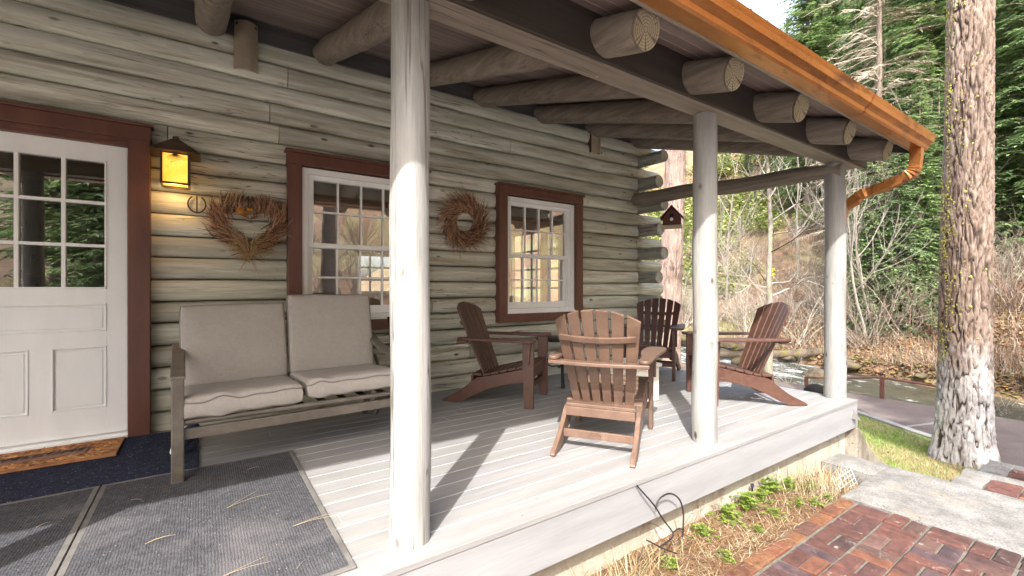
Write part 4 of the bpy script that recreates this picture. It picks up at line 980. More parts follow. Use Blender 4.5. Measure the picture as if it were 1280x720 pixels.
# concrete landing and steps with brick infill
def rough_slab(m,x0,x1,y0,y1,z0,z1):
    nx,ny=max(2,int((x1-x0)/.05)),max(2,int((y1-y0)/.06)); vs=[];fs=[]
    for i in range(nx+1):
        for j in range(ny+1):
            x,y=lerp(x0,x1,i/nx),lerp(y0,y1,j/ny); e=min(x-x0,x1-x,y-y0,y1-y)
            ex=.006*noise.noise((x*6,y*6,1)) if 0<i<nx else .012*noise.noise((y*5,x,7)); 
            vs.append((x+(ex if i in(0,nx) else 0),y+(.012*noise.noise((x*5,y,3)) if j in(0,ny) else 0),z1-.014*math.exp(-e/.02)+.004*noise.noise((x*5,y*5,0))))
    for i in range(nx):
        for j in range(ny): a=i*(ny+1)+j; fs.append((a,a+ny+1,a+ny+2,a+1))
    m.add(vs,fs,True)
    ring=[i*(ny+1) for i in range(nx+1)]+[nx*(ny+1)+j for j in range(1,ny+1)]+[i*(ny+1)+ny for i in range(nx-1,-1,-1)]+[j for j in range(ny-1,0,-1)]
    v2=[vs[r] for r in ring]+[(vs[r][0],vs[r][1],z0) for r in ring]; K=len(ring)
    m.add(v2,[(q,K+q,K+(q+1)%K,(q+1)%K) for q in range(K)],False)
m=MB(); rough_slab(m,4.055,5.10,-2.5,1.40,-.95,-.488); rough_slab(m,4.72,5.10,1.402,1.785,-.95,-.489)
rough_slab(m,5.102,6.15,.90,1.09,-1.1,-.645); rough_slab(m,5.102,5.32,-2.5,.898,-1.1,-.646); rough_slab(m,5.95,6.15,-2.5,.898,-1.1,-.645)
rough_slab(m,6.152,7.23,.90,1.09,-1.2,-.80); rough_slab(m,6.152,6.37,-2.5,.898,-1.2,-.801); rough_slab(m,7.02,7.23,-2.5,.898,-1.2,-.80)
structure(m.build('concrete_steps',M['slab']))
mb=MB()
for (x0,x1,z) in ((5.325,5.945,-.648),(6.375,7.015,-.803)):
    y=.893; k=0
    while y>-1.6:
        x=x0; 
        while x<x1-.05: brick(x,y-.205,min(x+.104,x1),y,z,OR+BL[:6]); x+=.104
        y-=.205
structure(mb.build('step_bricks',M['brick']))
m=MB(); m.box((5.322,-1.7,-1.0),(5.948,.897,-.661)); m.box((6.372,-1.7,-1.1),(7.018,.897,-.816)); structure(m.build('step_mortar',M['mortar']))
# planting bed between foundation and bricks
def bedz(x,y): return -.515+.03*sstep(1.42,1.72,y)+.02*noise.noise((x*4,y*4,0))-.10*sstep(3.6,4.6,x)
m=MB(); vs=[];fs=[]; NX,NY=150,10
for i in range(NX+1):
    for j in range(NY+1): x,y=lerp(-2,4.72,i/NX),lerp(1.402,1.805,j/NY); vs.append((x,y,bedz(x,y)))
for i in range(NX):
    for j in range(NY): a=i*(NY+1)+j; fs.append((a,a+NY+1,a+NY+2,a+1))
m.add(vs,fs,True); structure(m.build('planting_bed',M['soil']))
mb=MB(); DC=[(.33,.25,.135),(.26,.175,.09),(.40,.33,.20),(.20,.115,.055),(.17,.08,.035),(.46,.40,.28)]
def stalk(x,y,h,L,c,w=.0022):
    a=ru(0,6.28); z=bedz(x,y); d=Vector((math.cos(a)*L,math.sin(a)*L,h)); s=Vector((-math.sin(a)*w,math.cos(a)*w,0)); p=Vector((x,y,z-.005)); q=p+d*.55+Vector((0,0,h*.12)); e=p+d
    for e_ in (q,e):
        e_.y=min(e_.y,1.79)
    mb.add([p-s,p+s,q+s*.8,q-s*.8,e],[(0,1,2,3),(3,2,4)],False,c)
for i in range(5200):
    x=ru(1.2,4.55); y=ru(1.39,1.77); stalk(x,y,ru(.005,.05),ru(.03,.14),random.choice(DC))
for i in range(300):
    x=random.gauss(1.8,.28); y=ru(1.45,1.76); stalk(x,min(y,1.66),ru(.03,.17),ru(.03,.20),random.choice(DC[:3]),.0028)
for i in range(420):
    x=random.gauss(4.25,.22); y=ru(1.45,1.78)
    if x<4.68: stalk(x,y,ru(.03,.20),ru(.02,.16),random.choice(DC[:1]+DC[2:3]+DC[5:]*2),.0024)
tag(mb.build('dry_grass',M['blade']),'tangled dry straw grass and leaf litter along the concrete foundation','dry grass',kind='stuff')
def weed(x,y,s,seed,label):
    random.seed(seed); m=MB()
    for i in range(int(44*s)+8):
        a=ru(0,6.28); r_=abs(random.gauss(0,.055*s)); h=ru(.02,.10)*s*(1.2-r_/(.2*s)); px,py=x+r_*math.cos(a),min(y+r_*math.sin(a),1.775); z=bedz(px,py)+max(.012,h)
        m.tube([(x+.3*(px-x),y+.3*(py-y),bedz(x,y)-.004),(px,py,z)],.0012,3,False,False,(.16,.22,.05))
        for k in range(3):
            b=a+k*2.1; L=ru(.010,.021)*min(1.3,s+.2); c=random.choice([(.17,.27,.035),(.23,.32,.05),(.13,.22,.03),(.28,.35,.08)])
            t=Vector((math.cos(b),math.sin(b),ru(-.1,.35))); sd=Vector((-math.sin(b),math.cos(b),ru(-.2,.2)))
            p=Vector((px,py,z)); m.add([p,p+t*L*.6+sd*L*.5,p+t*L*1.05+sd*L*.28,p+t*L*.95,p+t*L*1.05-sd*L*.28,p+t*L*.6-sd*L*.5],[(0,1,2,3),(0,3,4,5)],False,c)
    return tag(m.build('weed',M['leaf']),label,'weed','bright green weeds in the foundation bed')
WL='bright green clover-like weed sprouting from dry grass along the foundation'
for i,(x,y,s) in enumerate(((2.62,1.66,.7),(2.95,1.68,1.0),(3.2,1.69,1.15),(3.42,1.70,.8),(3.62,1.72,1.1),(3.85,1.70,.9),(4.02,1.60,.7),(3.3,1.55,.6),(3.6,1.52,.6),(3.0,1.5,.5),(3.75,1.47,.6),(2.55,1.47,.5),(2.2,1.58,.6),(3.95,1.46,.5))): weed(x,y,s,100+i,WL)
random.seed(5)
for i,(x,y,s) in enumerate(((2.02,1.47,.7),)):
    o=weed(x,y,s,300,'dull green low weed among tall straw at the near end of the bed')
sp=thing('sprinkler_riser','small blue capped sprinkler riser standing against the foundation','sprinkler',(3.42,1.76,-.48))
m=MB(); m.tube([(0,0,0),(0,0,.075)],.007,8); m.build('riser',M['blackmetal'],sp)
m=MB(); m.tube([(0,0,.075),(0,0,.10)],.012,10); m.cbox((0,0,.092),(.034,.008,.008),.002); m.build('cap',M['navy'],sp)
wg=MB()
for i in range(7): x=4.30+i*.065; wg.tube([(x,1.50,-.62),(x+ru(-.02,.03),1.56,-.47)],.0016,5)
for i in range(4): z=-.60+i*.034; y=1.502+i*.0115; wg.tube([(4.28,y,z),(4.71,y+.02,z)],.0016,5)
tag(wg.build('wire_guard',M['white']),'white wire guard standing in the dry grass by the landing','wire guard')
# ================================================================== creek
def mat_water():
    m,nt,b=nodes('creek_water')
    v=coords(nt,(1.0,.35,1)); n=noise_(nt,v,4.2,7,.7,.8); n2=noise_(nt,coords(nt,(.9,.30,1)),2.6,6,.7,1.2)
    deep=ramp(nt,n,[(.3,(.030,.034,.026)),(.7,(.085,.075,.05))])
    tc=nt.nodes.new('ShaderNodeTexCoord'); sx=nt.nodes.new('ShaderNodeSeparateXYZ'); nt.links.new(tc.outputs['Object'],sx.inputs[0]); up=ramp(nt,math_(nt,'MULTIPLY',sx.outputs[1],.1),[(.36,0.0),(.62,.115)])
    f=ramp(nt,math_(nt,'ADD',math_(nt,'ADD',math_(nt,'MULTIPLY',n,.55),math_(nt,'MULTIPLY',n2,.6)),up),[(.675,0.0),(.77,1.0)])
    c=mix(nt,f,deep,(.52,.56,.56)); nt.links.new(c,b.inputs['Base Color'])
    rr=ramp(nt,f,[(0,.08),(1,.7)]); nt.links.new(rr,b.inputs['Roughness']); b.inputs['IOR'].default_value=1.33
    bp=nd(nt,'ShaderNodeBump',Strength=.9,Distance=.12); nt.links.new(n,bp.inputs['Height']); nt.links.new(bp.outputs[0],b.inputs['Normal']); return m
M['water']=mat_water()
mb=MB(); vs=[];fs=[]; NX,NY=44,220
for j in range(NY+1):
    y=lerp(-30,40,j/NY)
    for i in range(NX+1):
        s=lerp(11.2,16.6,i/NX); x=s+.16*(y-3)
        vs.append((x,y,-1.53+.012*y*0+.05*noise.noise((x*1.6,y*.8,0))+.03*noise.noise((x*4,y*2.2,4))+.02*(y-3)))
for j in range(NY):
    for i in range(NX): a=j*(NX+1)+i; fs.append((a,a+1,a+NX+2,a+NX+1))
mb.add(vs,fs,True); structure(mb.build('creek_water',M['water']))
def rock(loc,s,seed,label,group):
    bm=bmesh.new(); bmesh.ops.create_icosphere(bm,subdivisions=3,radius=1)
    for v in bm.verts:
        k=1+.35*noise.noise(v.co*1.1+Vector((seed,0,0)))+.12*noise.noise(v.co*3+Vector((seed,2,0))); v.co=Vector((v.co.x*s[0]*k,v.co.y*s[1]*k,v.co.z*s[2]*k))
    me=bpy.data.meshes.new('rock'); bm.to_mesh(me); bm.free()
    for p in me.polygons: p.use_smooth=True
    me.materials.append(M['rock']); o=bpy.data.objects.new('rock',me); col.objects.link(o); o.location=loc; o.rotation_euler=(0,0,seed); return tag(o,label,'rock',group)
random.seed(21)
for i in range(34):
    y=ru(-3,13); x=15.85+.16*(y-3)+random.gauss(0,.22); sz=ru(.10,.32); rock((x,y,-1.35+.02*y),(sz,sz*ru(1,1.7),sz*ru(.5,.8)),i*1.7,'mossy brown rock at the foot of the far creek bank','mossy rocks along the far bank')
for i in range(7):
    y=ru(4.5,11); s=ru(12.4,15); rock((s+.16*(y-3),y,-1.52+.02*y),(ru(.2,.4),ru(.3,.6),.18),i*2.9+50,'wet dark rock breaking the white creek water','rocks in the creek')
m=MB(); m.tube([(14.2,9.6,-1.30),(15.5,8.2,-1.22),(16.6,6.8,-1.1),(17.2,6.0,-.9)],[.10,.13,.14,.12],10); tag(m.build('fallen_log',M['rock']),'mossy fallen log lying across the far edge of the creek','log')
# guard rail
rl=thing('guard_rail','low rust-red pipe guard rail along the creek edge of the path','railing',(11.0,3.1,-1.1))
RP=[(11.0,5.1,-.93),(11.0,4.47,-.88),(11.0,3.13,-.66),(11.0,1.95,-.70)]
m=MB(); m.tube(RP[1:],.022,8); m.build('rail',M['rust'],rl,True)
for x,y,z in RP[1:]:
    m=MB(); m.box((x-.032,y-.032,-1.14 if y<4 else -1.25),(x+.032,y+.032,z+.025),.006); m.build('rail_post',M['rust'],rl,True)
bk=MB(); prof=[]
for i in range(17):
    a=R(i/16*90); prof.append((.20*math.cos(a)*(1+.06*(i%2)),.16*math.sin(a)))
bk.lathe(prof,28); o=bk.build('wicker_dome',M['coir']); o.location=(10.3,4.02,-1.02); tag(o,'rust-orange ribbed wicker dome on the path beyond the corner post','basket')
m=MB(); m.box((-14,-9.4,-.66),(8,-1.82,-.585)); structure(m.build('bounce_ground',M['fill_ground']))  # added unseen ground behind the camera, bounces light into the porch
# ================================================================== the big painted pine
random.seed(31)
def furrow(c,s,z,R0,plate,seed):
    """0 in the long interlacing furrows of the bark, 1 on the ridges"""
    q=Vector((c*R0/plate+seed,s*R0/plate,z/(plate*6.5)))
    w=Vector((noise.noise(q*.9+Vector((9,0,0))),noise.noise(q*.9+Vector((0,7,0))),.6*noise.noise(q*1.3)))*.9
    a=abs(noise.noise((q+w)*.85)); b=abs(noise.noise((q+w*.7)*Vector((1.9,1.9,1.5))) if False else noise.noise(Vector((q.x*1.9+w.x,q.y*1.9+w.y,q.z*1.6+3+w.z))))
    return min(sstep(0,.17,a), .35+.65*sstep(0,.16,b))
def bark_trunk(R0,H,fine_h,nth,dz,plate,deep,flare,seed,lean=(0,0)):
    mb=MB(); zs=[]; z=-.25
    while z<fine_h: zs.append(z); z+=dz
    while z<H: zs.append(z); z+=.5
    zs.append(H); vs=[];fs=[]
    for z in zs:
        r=R0*(1-.55*max(0,z)/H)+flare*math.exp(-max(0,z)/.28)
        cx,cy=lean[0]*z,lean[1]*z
        for j in range(nth):
            th=2*math.pi*j/nth; c,s=math.cos(th),math.sin(th)
            rr=r*(1+.05*noise.noise((c*1.5+seed,s*1.5,z*.5)))+flare*.55*math.exp(-max(0,z)/.25)*noise.noise((c*2.2+seed,s*2.2,1))
            if z<fine_h+.1:
                e=furrow(c,s,z,R0,plate,seed)
                rr+= -deep*(1-e) + deep*.30*noise.noise(Vector((c*R0/.018,s*R0/.018,z/.05)))
            vs.append((cx+rr*c,cy+rr*s,z))
    for i in range(len(zs)-1):
        for j in range(nth): a=i*nth+j; b=i*nth+(j+1)%nth; fs.append((a,b,b+nth,a+nth))
    mb.add(vs,fs,True); return mb
def mat_bigbark():
    m,nt,b=nodes('whitewashed_pine_bark')
    v=coords(nt,(6,6,1.3)); n=noise_(nt,v,3,6,.7,.4); c=ramp(nt,n,[(.34,(.115,.072,.052)),(.52,(.205,.150,.118)),(.68,(.30,.245,.205))])
    gn=nt.nodes.new('ShaderNodeNewGeometry')
    furrow=nt.nodes.new('ShaderNodeVertexColor'); furrow.layer_name='Col'
    t=nt.nodes.new('ShaderNodeTexCoord'); sx=nt.nodes.new('ShaderNodeSeparateXYZ'); nt.links.new(t.outputs['Object'],sx.inputs[0])
    n2=noise_(nt,coords(nt,(3,3,1.6)),2.2,6,.75)
    h=math_(nt,'ADD',sx.outputs[2],math_(nt,'MULTIPLY',math_(nt,'SUBTRACT',n2,.5),1.5))
    paint=ramp(nt,h,[(.0,1.0),(1.0,0.0)])
    mr=nd(nt,'ShaderNodeMapRange'); nt.links.new(h,mr.inputs[0]); mr.inputs[1].default_value=.85; mr.inputs[2].default_value=1.5; mr.inputs[3].default_value=1; mr.inputs[4].default_value=0
    worn=ramp(nt,noise_(nt,coords(nt,(9,9,2.5)),3,6,.75),[(.30,.0),(.50,.92)])
    f=math_(nt,'MULTIPLY',mr.outputs[0],worn)
    fur=ramp(nt,furrow.outputs[0],[(.12,0.0),(.50,1.0)]); f=math_(nt,'MULTIPLY',f,fur)
    c=mix(nt,ramp(nt,furrow.outputs[0],[(.08,1.0),(.75,0.0)]),c,(.045,.030,.022))
    c=mix(nt,f,c,(.42,.42,.43)); nt.links.new(c,b.inputs['Base Color']); b.inputs['Roughness'].default_value=.92
    bp=nd(nt,'ShaderNodeBump',Strength=.6,Distance=.012); nt.links.new(noise_(nt,coords(nt,(30,30,8)),2,5,.7),bp.inputs['Height']); nt.links.new(bp.outputs[0],b.inputs['Normal']); return m
M['bigbark']=mat_bigbark()
TX,TY,TZ=7.52,1.36,-1.0
pine=thing('pine_tree','large furrowed pine with white paint on its lower trunk and yellow lichen','tree',(TX,TY,TZ))
mb=bark_trunk(.250,17,7.2,190,.020,.050,.034,.085,3.3,(.018,-.008))
# which vertices lie in furrows (real bark property, used for where paint took)
o=mb.build('trunk',M['bigbark'],pine); me=o.data
ca=me.color_attributes.new('Col','FLOAT_COLOR','POINT'); R0=.250
dat=[]
for v in me.vertices:
    x,y,z=v.co; x-=.018*z; y+=.008*z; th=math.atan2(y,x); c,s=math.cos(th),math.sin(th); e=1
    if z<7.3:
        e=furrow(c,s,z,R0,.050,3.3)
    dat+= [e,e,e,1]
ca.data.foreach_set('color',dat)
li=MB()
for i in range(2600):
    z=ru(1.2,7.0); th=R(random.gauss(133,22) if rnd()<.95 else ru(110,260)); 
    if noise.noise((math.cos(th)*3,math.sin(th)*3,z*1.3))<-.12: continue
    r=.245*(1-.55*z/17)+.085*math.exp(-z/.28)+.002
    s=ru(.004,.018)*ru(.5,1); p=Vector((r*math.cos(th)+.018*z,r*math.sin(th)-.008*z,z)); k=ru(.75,1.2); cc=(.9*k,.95*k,.8*k)
    vs=[];
    nrm=Vector((math.cos(th),math.sin(th),0)); ta=Vector((-math.sin(th),math.cos(th),0)); up=Vector((0,0,1))
    for q in range(6):
        a=q*1.047+ru(-.3,.3); rr=s*ru(.6,1.2); vs.append(p+ta*math.cos(a)*rr+up*math.sin(a)*rr*1.2+nrm*ru(-.003,.004))
    vs.append(p+nrm*s*.7); li.add(vs,[(q,(q+1)%6,6) for q in range(6)],False)
li.build('lichen',M['lichen'],pine)
# ------------------------------------------------------------------ conifer builder
def spray_colors(dark):
    return [(.115,.20,.07),(.165,.27,.095),(.225,.335,.125),(.28,.39,.16),(.33,.43,.20)] if not dark else [(.10,.17,.07),(.14,.22,.09),(.18,.27,.115),(.23,.33,.15)]
def conifer(H,base,spread,seed,dens=1.0,R0=.2,lean=0.0,pal=None,top_only=False,sp=.42):
    random.seed(seed); tr=MB(); cr=MB(); pal=pal or spray_colors(False)
    n=30; pts=[(lean*z+.03*noise.noise((seed,z*.3,0)),.03*noise.noise((seed,z*.3,7)),z) for z in [H*i/n for i in range(n+1)]]
    tr.tube(pts,[R0*(1-.93*i/n)+.05*math.exp(-i*1.3) for i in range(n+1)],12,True,True,rfun=lambda i,t:1+.09*noise.noise((math.cos(t)*2,math.sin(t)*2,i*.9+seed)))
    z=base
    while z<H-.2:
        f=(z-base)/(H-base); L0=spread*((1-f)**.75)*(.55+.45*min(1,(f+.12)/.2)); k=max(3,int((4.5+2.2*(1-f))*dens))
        for q in range(k):
            a=ru(0,6.283); L=L0*ru(.6,1.15); 
            if rnd()<.12: continue
            d=Vector((math.cos(a),math.sin(a),0)); s=Vector((-d.y,d.x,0)); drop=ru(.25,.55)*L*(1-.6*f); rise=ru(.0,.22)*L
            o=Vector((lean*z,0,z+ru(-.2,.2)))
            B=lambda t: o+d*(L*t)+Vector((0,0,rise*math.sin(t*2.2)-drop*t*t))
            if rnd()<.8: tr.tube([B(0),B(.4),B(.75)],[.022+.012*(1-f),.014,.006],3,False,False)
            m_=max(4,int(L/(sp*.40)))
            shade=ru(.75,1.2)
            for i in range(m_):
                t=(i+.7)/m_*ru(.96,1.04); t=max(.12,t)
                for sd in (-1,1):
                    p=B(min(t,1)); l=sp*ru(.6,1.25)*(1.15-.55*t)*min(1,L/1.2+.3)
                    v=(d*ru(.35,.8)+s*sd*ru(.6,1.0)+Vector((0,0,ru(-.55,.05)))).normalized(); w=v.cross(Vector((0,0,1))).normalized()*l*ru(.18,.30)+Vector((0,0,ru(-.07,.07)*l))
                    c=random.choice(pal); c=tuple(x*shade for x in c)
                    cr.add([p,p+v*l*.45+w,p+v*l*.72+w*.25,p+v*l+Vector((0,0,-.10*l)),p+v*l*.72-w*.25,p+v*l*.45-w],[(0,1,2),(0,2,3),(0,3,4),(0,4,5)],False,c)
                    for e in (-1,1):
                        if rnd()<.6:
                            p2=p+v*l*ru(.25,.6); v2=(v+w.normalized()*e*ru(.7,1.1)+Vector((0,0,ru(-.3,.05)))).normalized(); w2=v2.cross(Vector((0,0,1))).normalized()*l*.08; l2=l*ru(.35,.55)
                            cr.add([p2-w2*.3,p2+v2*l2*.5-w2,p2+v2*l2,p2+v2*l2*.5+w2],[(0,1,2),(0,2,3)],False,tuple(x*ru(.9,1.25) for x in c))
            p=B(1.0); cr.add([p-s*.05,p+d*sp*.5-Vector((0,0,.1)),p+s*.05],[(0,1,2)],False,pal[-1])
        z+=ru(.30,.50)*(1+.4*(1-f))/max(.7,dens**.5)
    return tr,cr
def tree(name,label,loc,tr,cr,bark,group=None,rz=0,crmat='needle'):
    t=thing(name,label,'tree',loc,rz,group); tr.build('trunk',M[bark],t)
    if cr is not None: cr.build('crown',M[crmat],t)
    return t
# crown of the big pine (above the frame, shades and reflects)
tr,cr=conifer(17,9.5,2.6,77,.7,.09,sp=.5); tr.build('limbs',M['bark'],pine); cr.build('crown',M['needle'],pine)
# forest on the far side: five conifer shapes, copied
PROT=[]
for i,(H,b,spd,dn,r0,pl) in enumerate(((24,1.8,3.8,1.7,.24,0),(28,5.0,3.4,1.45,.27,0),(20,1.0,3.4,1.8,.20,0),(26,7.0,3.2,1.35,.26,1),(16,.7,3.0,1.8,.17,1))):
    tr,cr=conifer(H,b,spd,200+i,dn,r0,0,spray_colors(pl)); PROT.append((tr,cr))
EV='tall green conifer in the forest across the creek'
roots=[]
for i,(tr,cr) in enumerate(PROT):
    roots.append(tree('conifer',EV,(0,0,0),tr,cr,'bark','conifers across the creek'))
random.seed(77)
def polar(u,d):
    r_=(u-640)/561; return ((.568+r_*.823)*d,(.823-r_*.568)*d)
SPOT=[(1132,24,1,.95),(1165,20,2,1),(1010,33,0,1.0),(1040,36,2,1.05),(1085,38,1,1.1),(1150,33,3,1.1),(1195,26,3,1.0),(1262,21,0,1.05),(1290,17,4,1.0),(1240,30,1,1.1),(1275,34,3,1.15),(1330,24,0,1),(1215,22,2,1.05),(1115,45,0,1.1),(1180,48,1,1.2),(1030,48,3,1.0),(1350,34,1,1.1),(985,44,2,.75),(960,55,0,.7),(1068,55,1,1.15),(1300,48,0,1.2),(1230,60,1,1.25),(1140,62,0,1.3),(1020,70,1,1.0),(1098,29,4,.9),(1090,16.3,2,.40),(1122,15.8,4,.48),(1150,16.3,2,.44),(1174,17,4,.55),(1160,18.5,2,.55),(1085,19.5,2,.45),(1120,19.5,4,.62),(1185,18.5,4,.55),(1246,18,2,.5),(1138,21,2,.6),(1100,23,4,.7),(1275,19,4,.6),(1205,21,0,.9),(1245,20,4,1.1),(1283,22,2,1.1),(1170,23,0,.95),(1070,27,4,.9),(1140,27,2,1.15),(1310,19,2,1.0),(1250,25.5,2,1.1),(1380,28,2,1.1),
      (905,62,2,.42),(850,70,4,.6),(935,48,4,.38),(800,75,0,.7),(740,80,1,.7),(880,50,4,.35),(700,60,2,.8)]
used=[0]*5
for (u,d,k,s) in SPOT:
    x,y=polar(u,d); o=roots[k] if not used[k] else copy_tree(roots[k]); used[k]=1
    o.location=(x,y,gz(x,y)-.3); o.rotation_euler=(0,0,ru(0,6.28)); o.scale=(s,s,s*ru(.95,1.08))
# pale trunked half dead conifer left of them
random.seed(41)
tr=MB(); H=22; n=30
tr.tube([(.02*math.sin(i),0,H*i/n) for i in range(n+1)],[(.165*(1-.85*i/n)) for i in range(n+1)],12,True,True)
tr2=MB(); z=3.0
while z<H-1:
    for q in range(5):
        a=ru(0,6.28); L=ru(1.6,3.6)*(1-.55*z/H); d=Vector((math.cos(a),math.sin(a),0)); s=Vector((-d.y,d.x,0)); dr=ru(.1,.35)*L
        B=lambda t: Vector((0,0,z))+d*L*t+Vector((0,0,.25*L*math.sin(1.5*t)*.4-dr*t*t))
        c=random.choice([(.33,.285,.215),(.26,.215,.16),(.40,.35,.28)])
        tr2.tube([B(0),B(.3),B(.65),B(1)],[.022,.017,.011,.004],3,False,False,c)
        for i in range(int(L*15)):
            t=ru(.15,1); p=B(t); sd=random.choice((-1,1)); l=ru(.12,.5); v=(d*ru(.3,.9)+s*sd*ru(.4,1)+Vector((0,0,ru(-.7,.1))))
            tr2.tube([p,p+v*l*.5+Vector((0,0,-.02)),p+v*l],[.009,.007,.003],3,False,False,c)
    z+=ru(.28,.45)
x,y=polar(1099,18.5); dt=thing('dead_conifer','half dead pale trunked conifer with bare drooping twigs','tree',(x,y,gz(x,y)-.2)); tr.build('trunk',M['bark'],dt); tr2.build('crown',M['twig'],dt)
# leaning red barked pine beyond the corner logs
mb=bark_trunk(.33,17,9,70,.06,.10,.030,.10,8.1,(.035,-.02)); x,y=polar(834,12.3)
rp_=thing('pine_tree','leaning red-brown pine trunk beyond the cabin corner, behind the birdhouse','tree',(x,y,gz(x,y)-.1)); mb.build('trunk',M['redbark'],rp_)
tr,cr=conifer(19,12,2.5,78,.7,.08,.035,sp=.5); cr.build('crown',M['needle'],rp_)
# ------------------------------------------------------------------ bare shrubs and alders
def grow(mb,p,d,L,r,depth,pal,kids,seg=4,curl=.35,up=.15,n=3):
    c=random.choice(pal); pts=[Vector(p)]; d=Vector(d).normalized(); ds=[d]
    for i in range(seg):
        d=(d+Vector((ru(-1,1),ru(-1,1),ru(-1,1)))*curl*.5+Vector((0,0,up*.3))).normalized(); pts.append(pts[-1]+d*(L/seg)); ds.append(d)
    rr=[r*(1-.65*i/seg) for i in range(seg+1)]; mb.tube(pts,rr,n if depth else 3,False,False,c)
    if depth:
        for q in range(kids[0]):
            t=ru(.25,1)*seg; i=min(seg-1,int(t)); pp=pts[i].lerp(pts[i+1],t-i); dd=(ds[i+1]+Vector((ru(-1,1),ru(-1,1),ru(-.6,.9)))*.95).normalized()
            grow(mb,pp,dd,L*ru(.35,.62),rr[i]*.55,depth-1,pal,kids[1:],seg,curl*1.1,up,n)
TAN=[(.26,.22,.17),(.20,.165,.125),(.38,.34,.28),(.13,.095,.07)]
GRY=[(.34,.31,.27),(.44,.41,.36),(.26,.23,.19)]
GRD=[(.26,.235,.20),(.33,.30,.26),(.20,.175,.145)]
RED=[(.21,.13,.10),(.27,.18,.14),(.15,.095,.075),(.36,.30,.25)]
SH=[]
for i,(h,pal) in enumerate(((2.2,TAN),(2.8,GRY),(1.8,RED),(2.5,RED),(3.2,TAN),(2.0,GRY))):
    random.seed(500+i); mb=MB()
    for q in range(9):
        a=ru(0,6.28); grow(mb,(ru(-.2,.2),ru(-.2,.2),-.1),(math.cos(a)*ru(.2,.9),math.sin(a)*ru(.2,.9),1),h*ru(.6,1.0),.018,2,pal,(6,4),5,.45,.1)
    SH.append((mb,pal))
proto=[]
LB=['bare tan twiggy shrub on the far creek bank','bare grey twiggy shrub on the far creek bank','bare reddish twiggy shrub on the far creek bank']
for mb,pal in SH:
    o=mb.build('bare_shrub',M['twig']); tag(o,LB[0 if pal is TAN else 1 if pal is GRY else 2],'shrub','bare shrubs across the creek'); proto.append([o,False])
random.seed(9)
def put(k,x,y,s):
    o,usd=proto[k]
    if usd: o=o.copy(); col.objects.link(o)
    else: proto[k][1]=True
    o.location=(x,y,gz(x,y)); o.rotation_euler=(ru(-.15,.15),ru(-.15,.15),ru(0,6.28)); o.scale=(s*ru(.9,1.3),s*ru(.9,1.3),s)
for i in range(150):
    u=ru(815,1300); d=14.5+26*(rnd()**1.5); x,y=polar(u,d)
    if x-.16*(y-3)<16.9: 
        d=17.5/(.568+(u-640)/561*.823)*ru(1.0,1.25); x,y=polar(u,d)
        if x-.16*(y-3)<16.8: continue
    put(random.randrange(6),x,y,ru(.6,1.15))
# near bank brush right of the pine and left beyond the deck
for (u,d) in ((1262,9.3),(1290,9.6),(985,10.6),(1000,11.2)): x,y=polar(u,d); put(1,x,y,.3)
# leaning pale stems at the far bank
random.seed(61)
for q,(u,d,h,lx,lbl) in enumerate(((1085,15.3,5.2,-.30,'thin pale alder stem leaning over the creek beside the corner post'),(1098,15.6,4.6,-.42,'pale alder stem leaning low and left over the creek'),(1142,19,7.5,.05,'grey alder trunk among the brush left of the big pine'),(1042,19,6,.1,'bare grey alder trunk behind the corner post'),(905,22,8,.05,'bare grey tree on the hillside just right of the middle post'),(1000,24,9,.0,'bare pale tree high on the hillside between the last two posts'))):
    mb=MB(); x,y=polar(u,d); side=Vector((.823,-.568,0))
    grow(mb,(0,0,-.2),(side.x*lx,side.y*lx,1),h,.045 if q<2 else .06,3,GRD,(9,6,4),7,.18,.35,6)
    o=mb.build('bare_alder',M['twig']); o.location=(x,y,gz(x,y)); tag(o,lbl,'tree')
random.seed(66); mb=MB(); x,y=polar(961,9.9)
al=thing('bare_alder','slender mossy alder with bare branches just beyond the deck, behind the last slatted chair','tree',(x,y,gz(x,y)))
tk=MB(); tk.tube([(0,0,-.2),(.02,.02,.6),(.05,-.02,1.4),(.03,.02,2.4),(.08,.0,3.6),(.05,.06,5.2),(.15,.0,7)],[.12,.09,.075,.055,.045,.03,.01],12,True,True,rfun=lambda i,t:1+.06*math.sin(3*t+i)); tk.build('trunk',M['palebark'],al)
for q in range(16):
    z=ru(1.9,6.5); a=ru(0,6.28); grow(mb,(.05,0,z),(math.cos(a),math.sin(a),ru(.1,.7)),ru(.8,2.0),.02,2,GRY+TAN,(6,4),5,.4,.15)
mb.build('crown',M['twig'],al)
lf=MB(); 
for q in range(26): lf.cbox((ru(-.06,.06),ru(-.06,.06),ru(-.09,.09)),(.05,.004,.04),0,(ru(0,3),ru(0,3),ru(0,3)),random.choice([(.75,.55,.05),(.6,.5,.08)]))
o=lf.build('leaf_tuft',M['leaf'],al); o.location=(.12,.0,2.55)
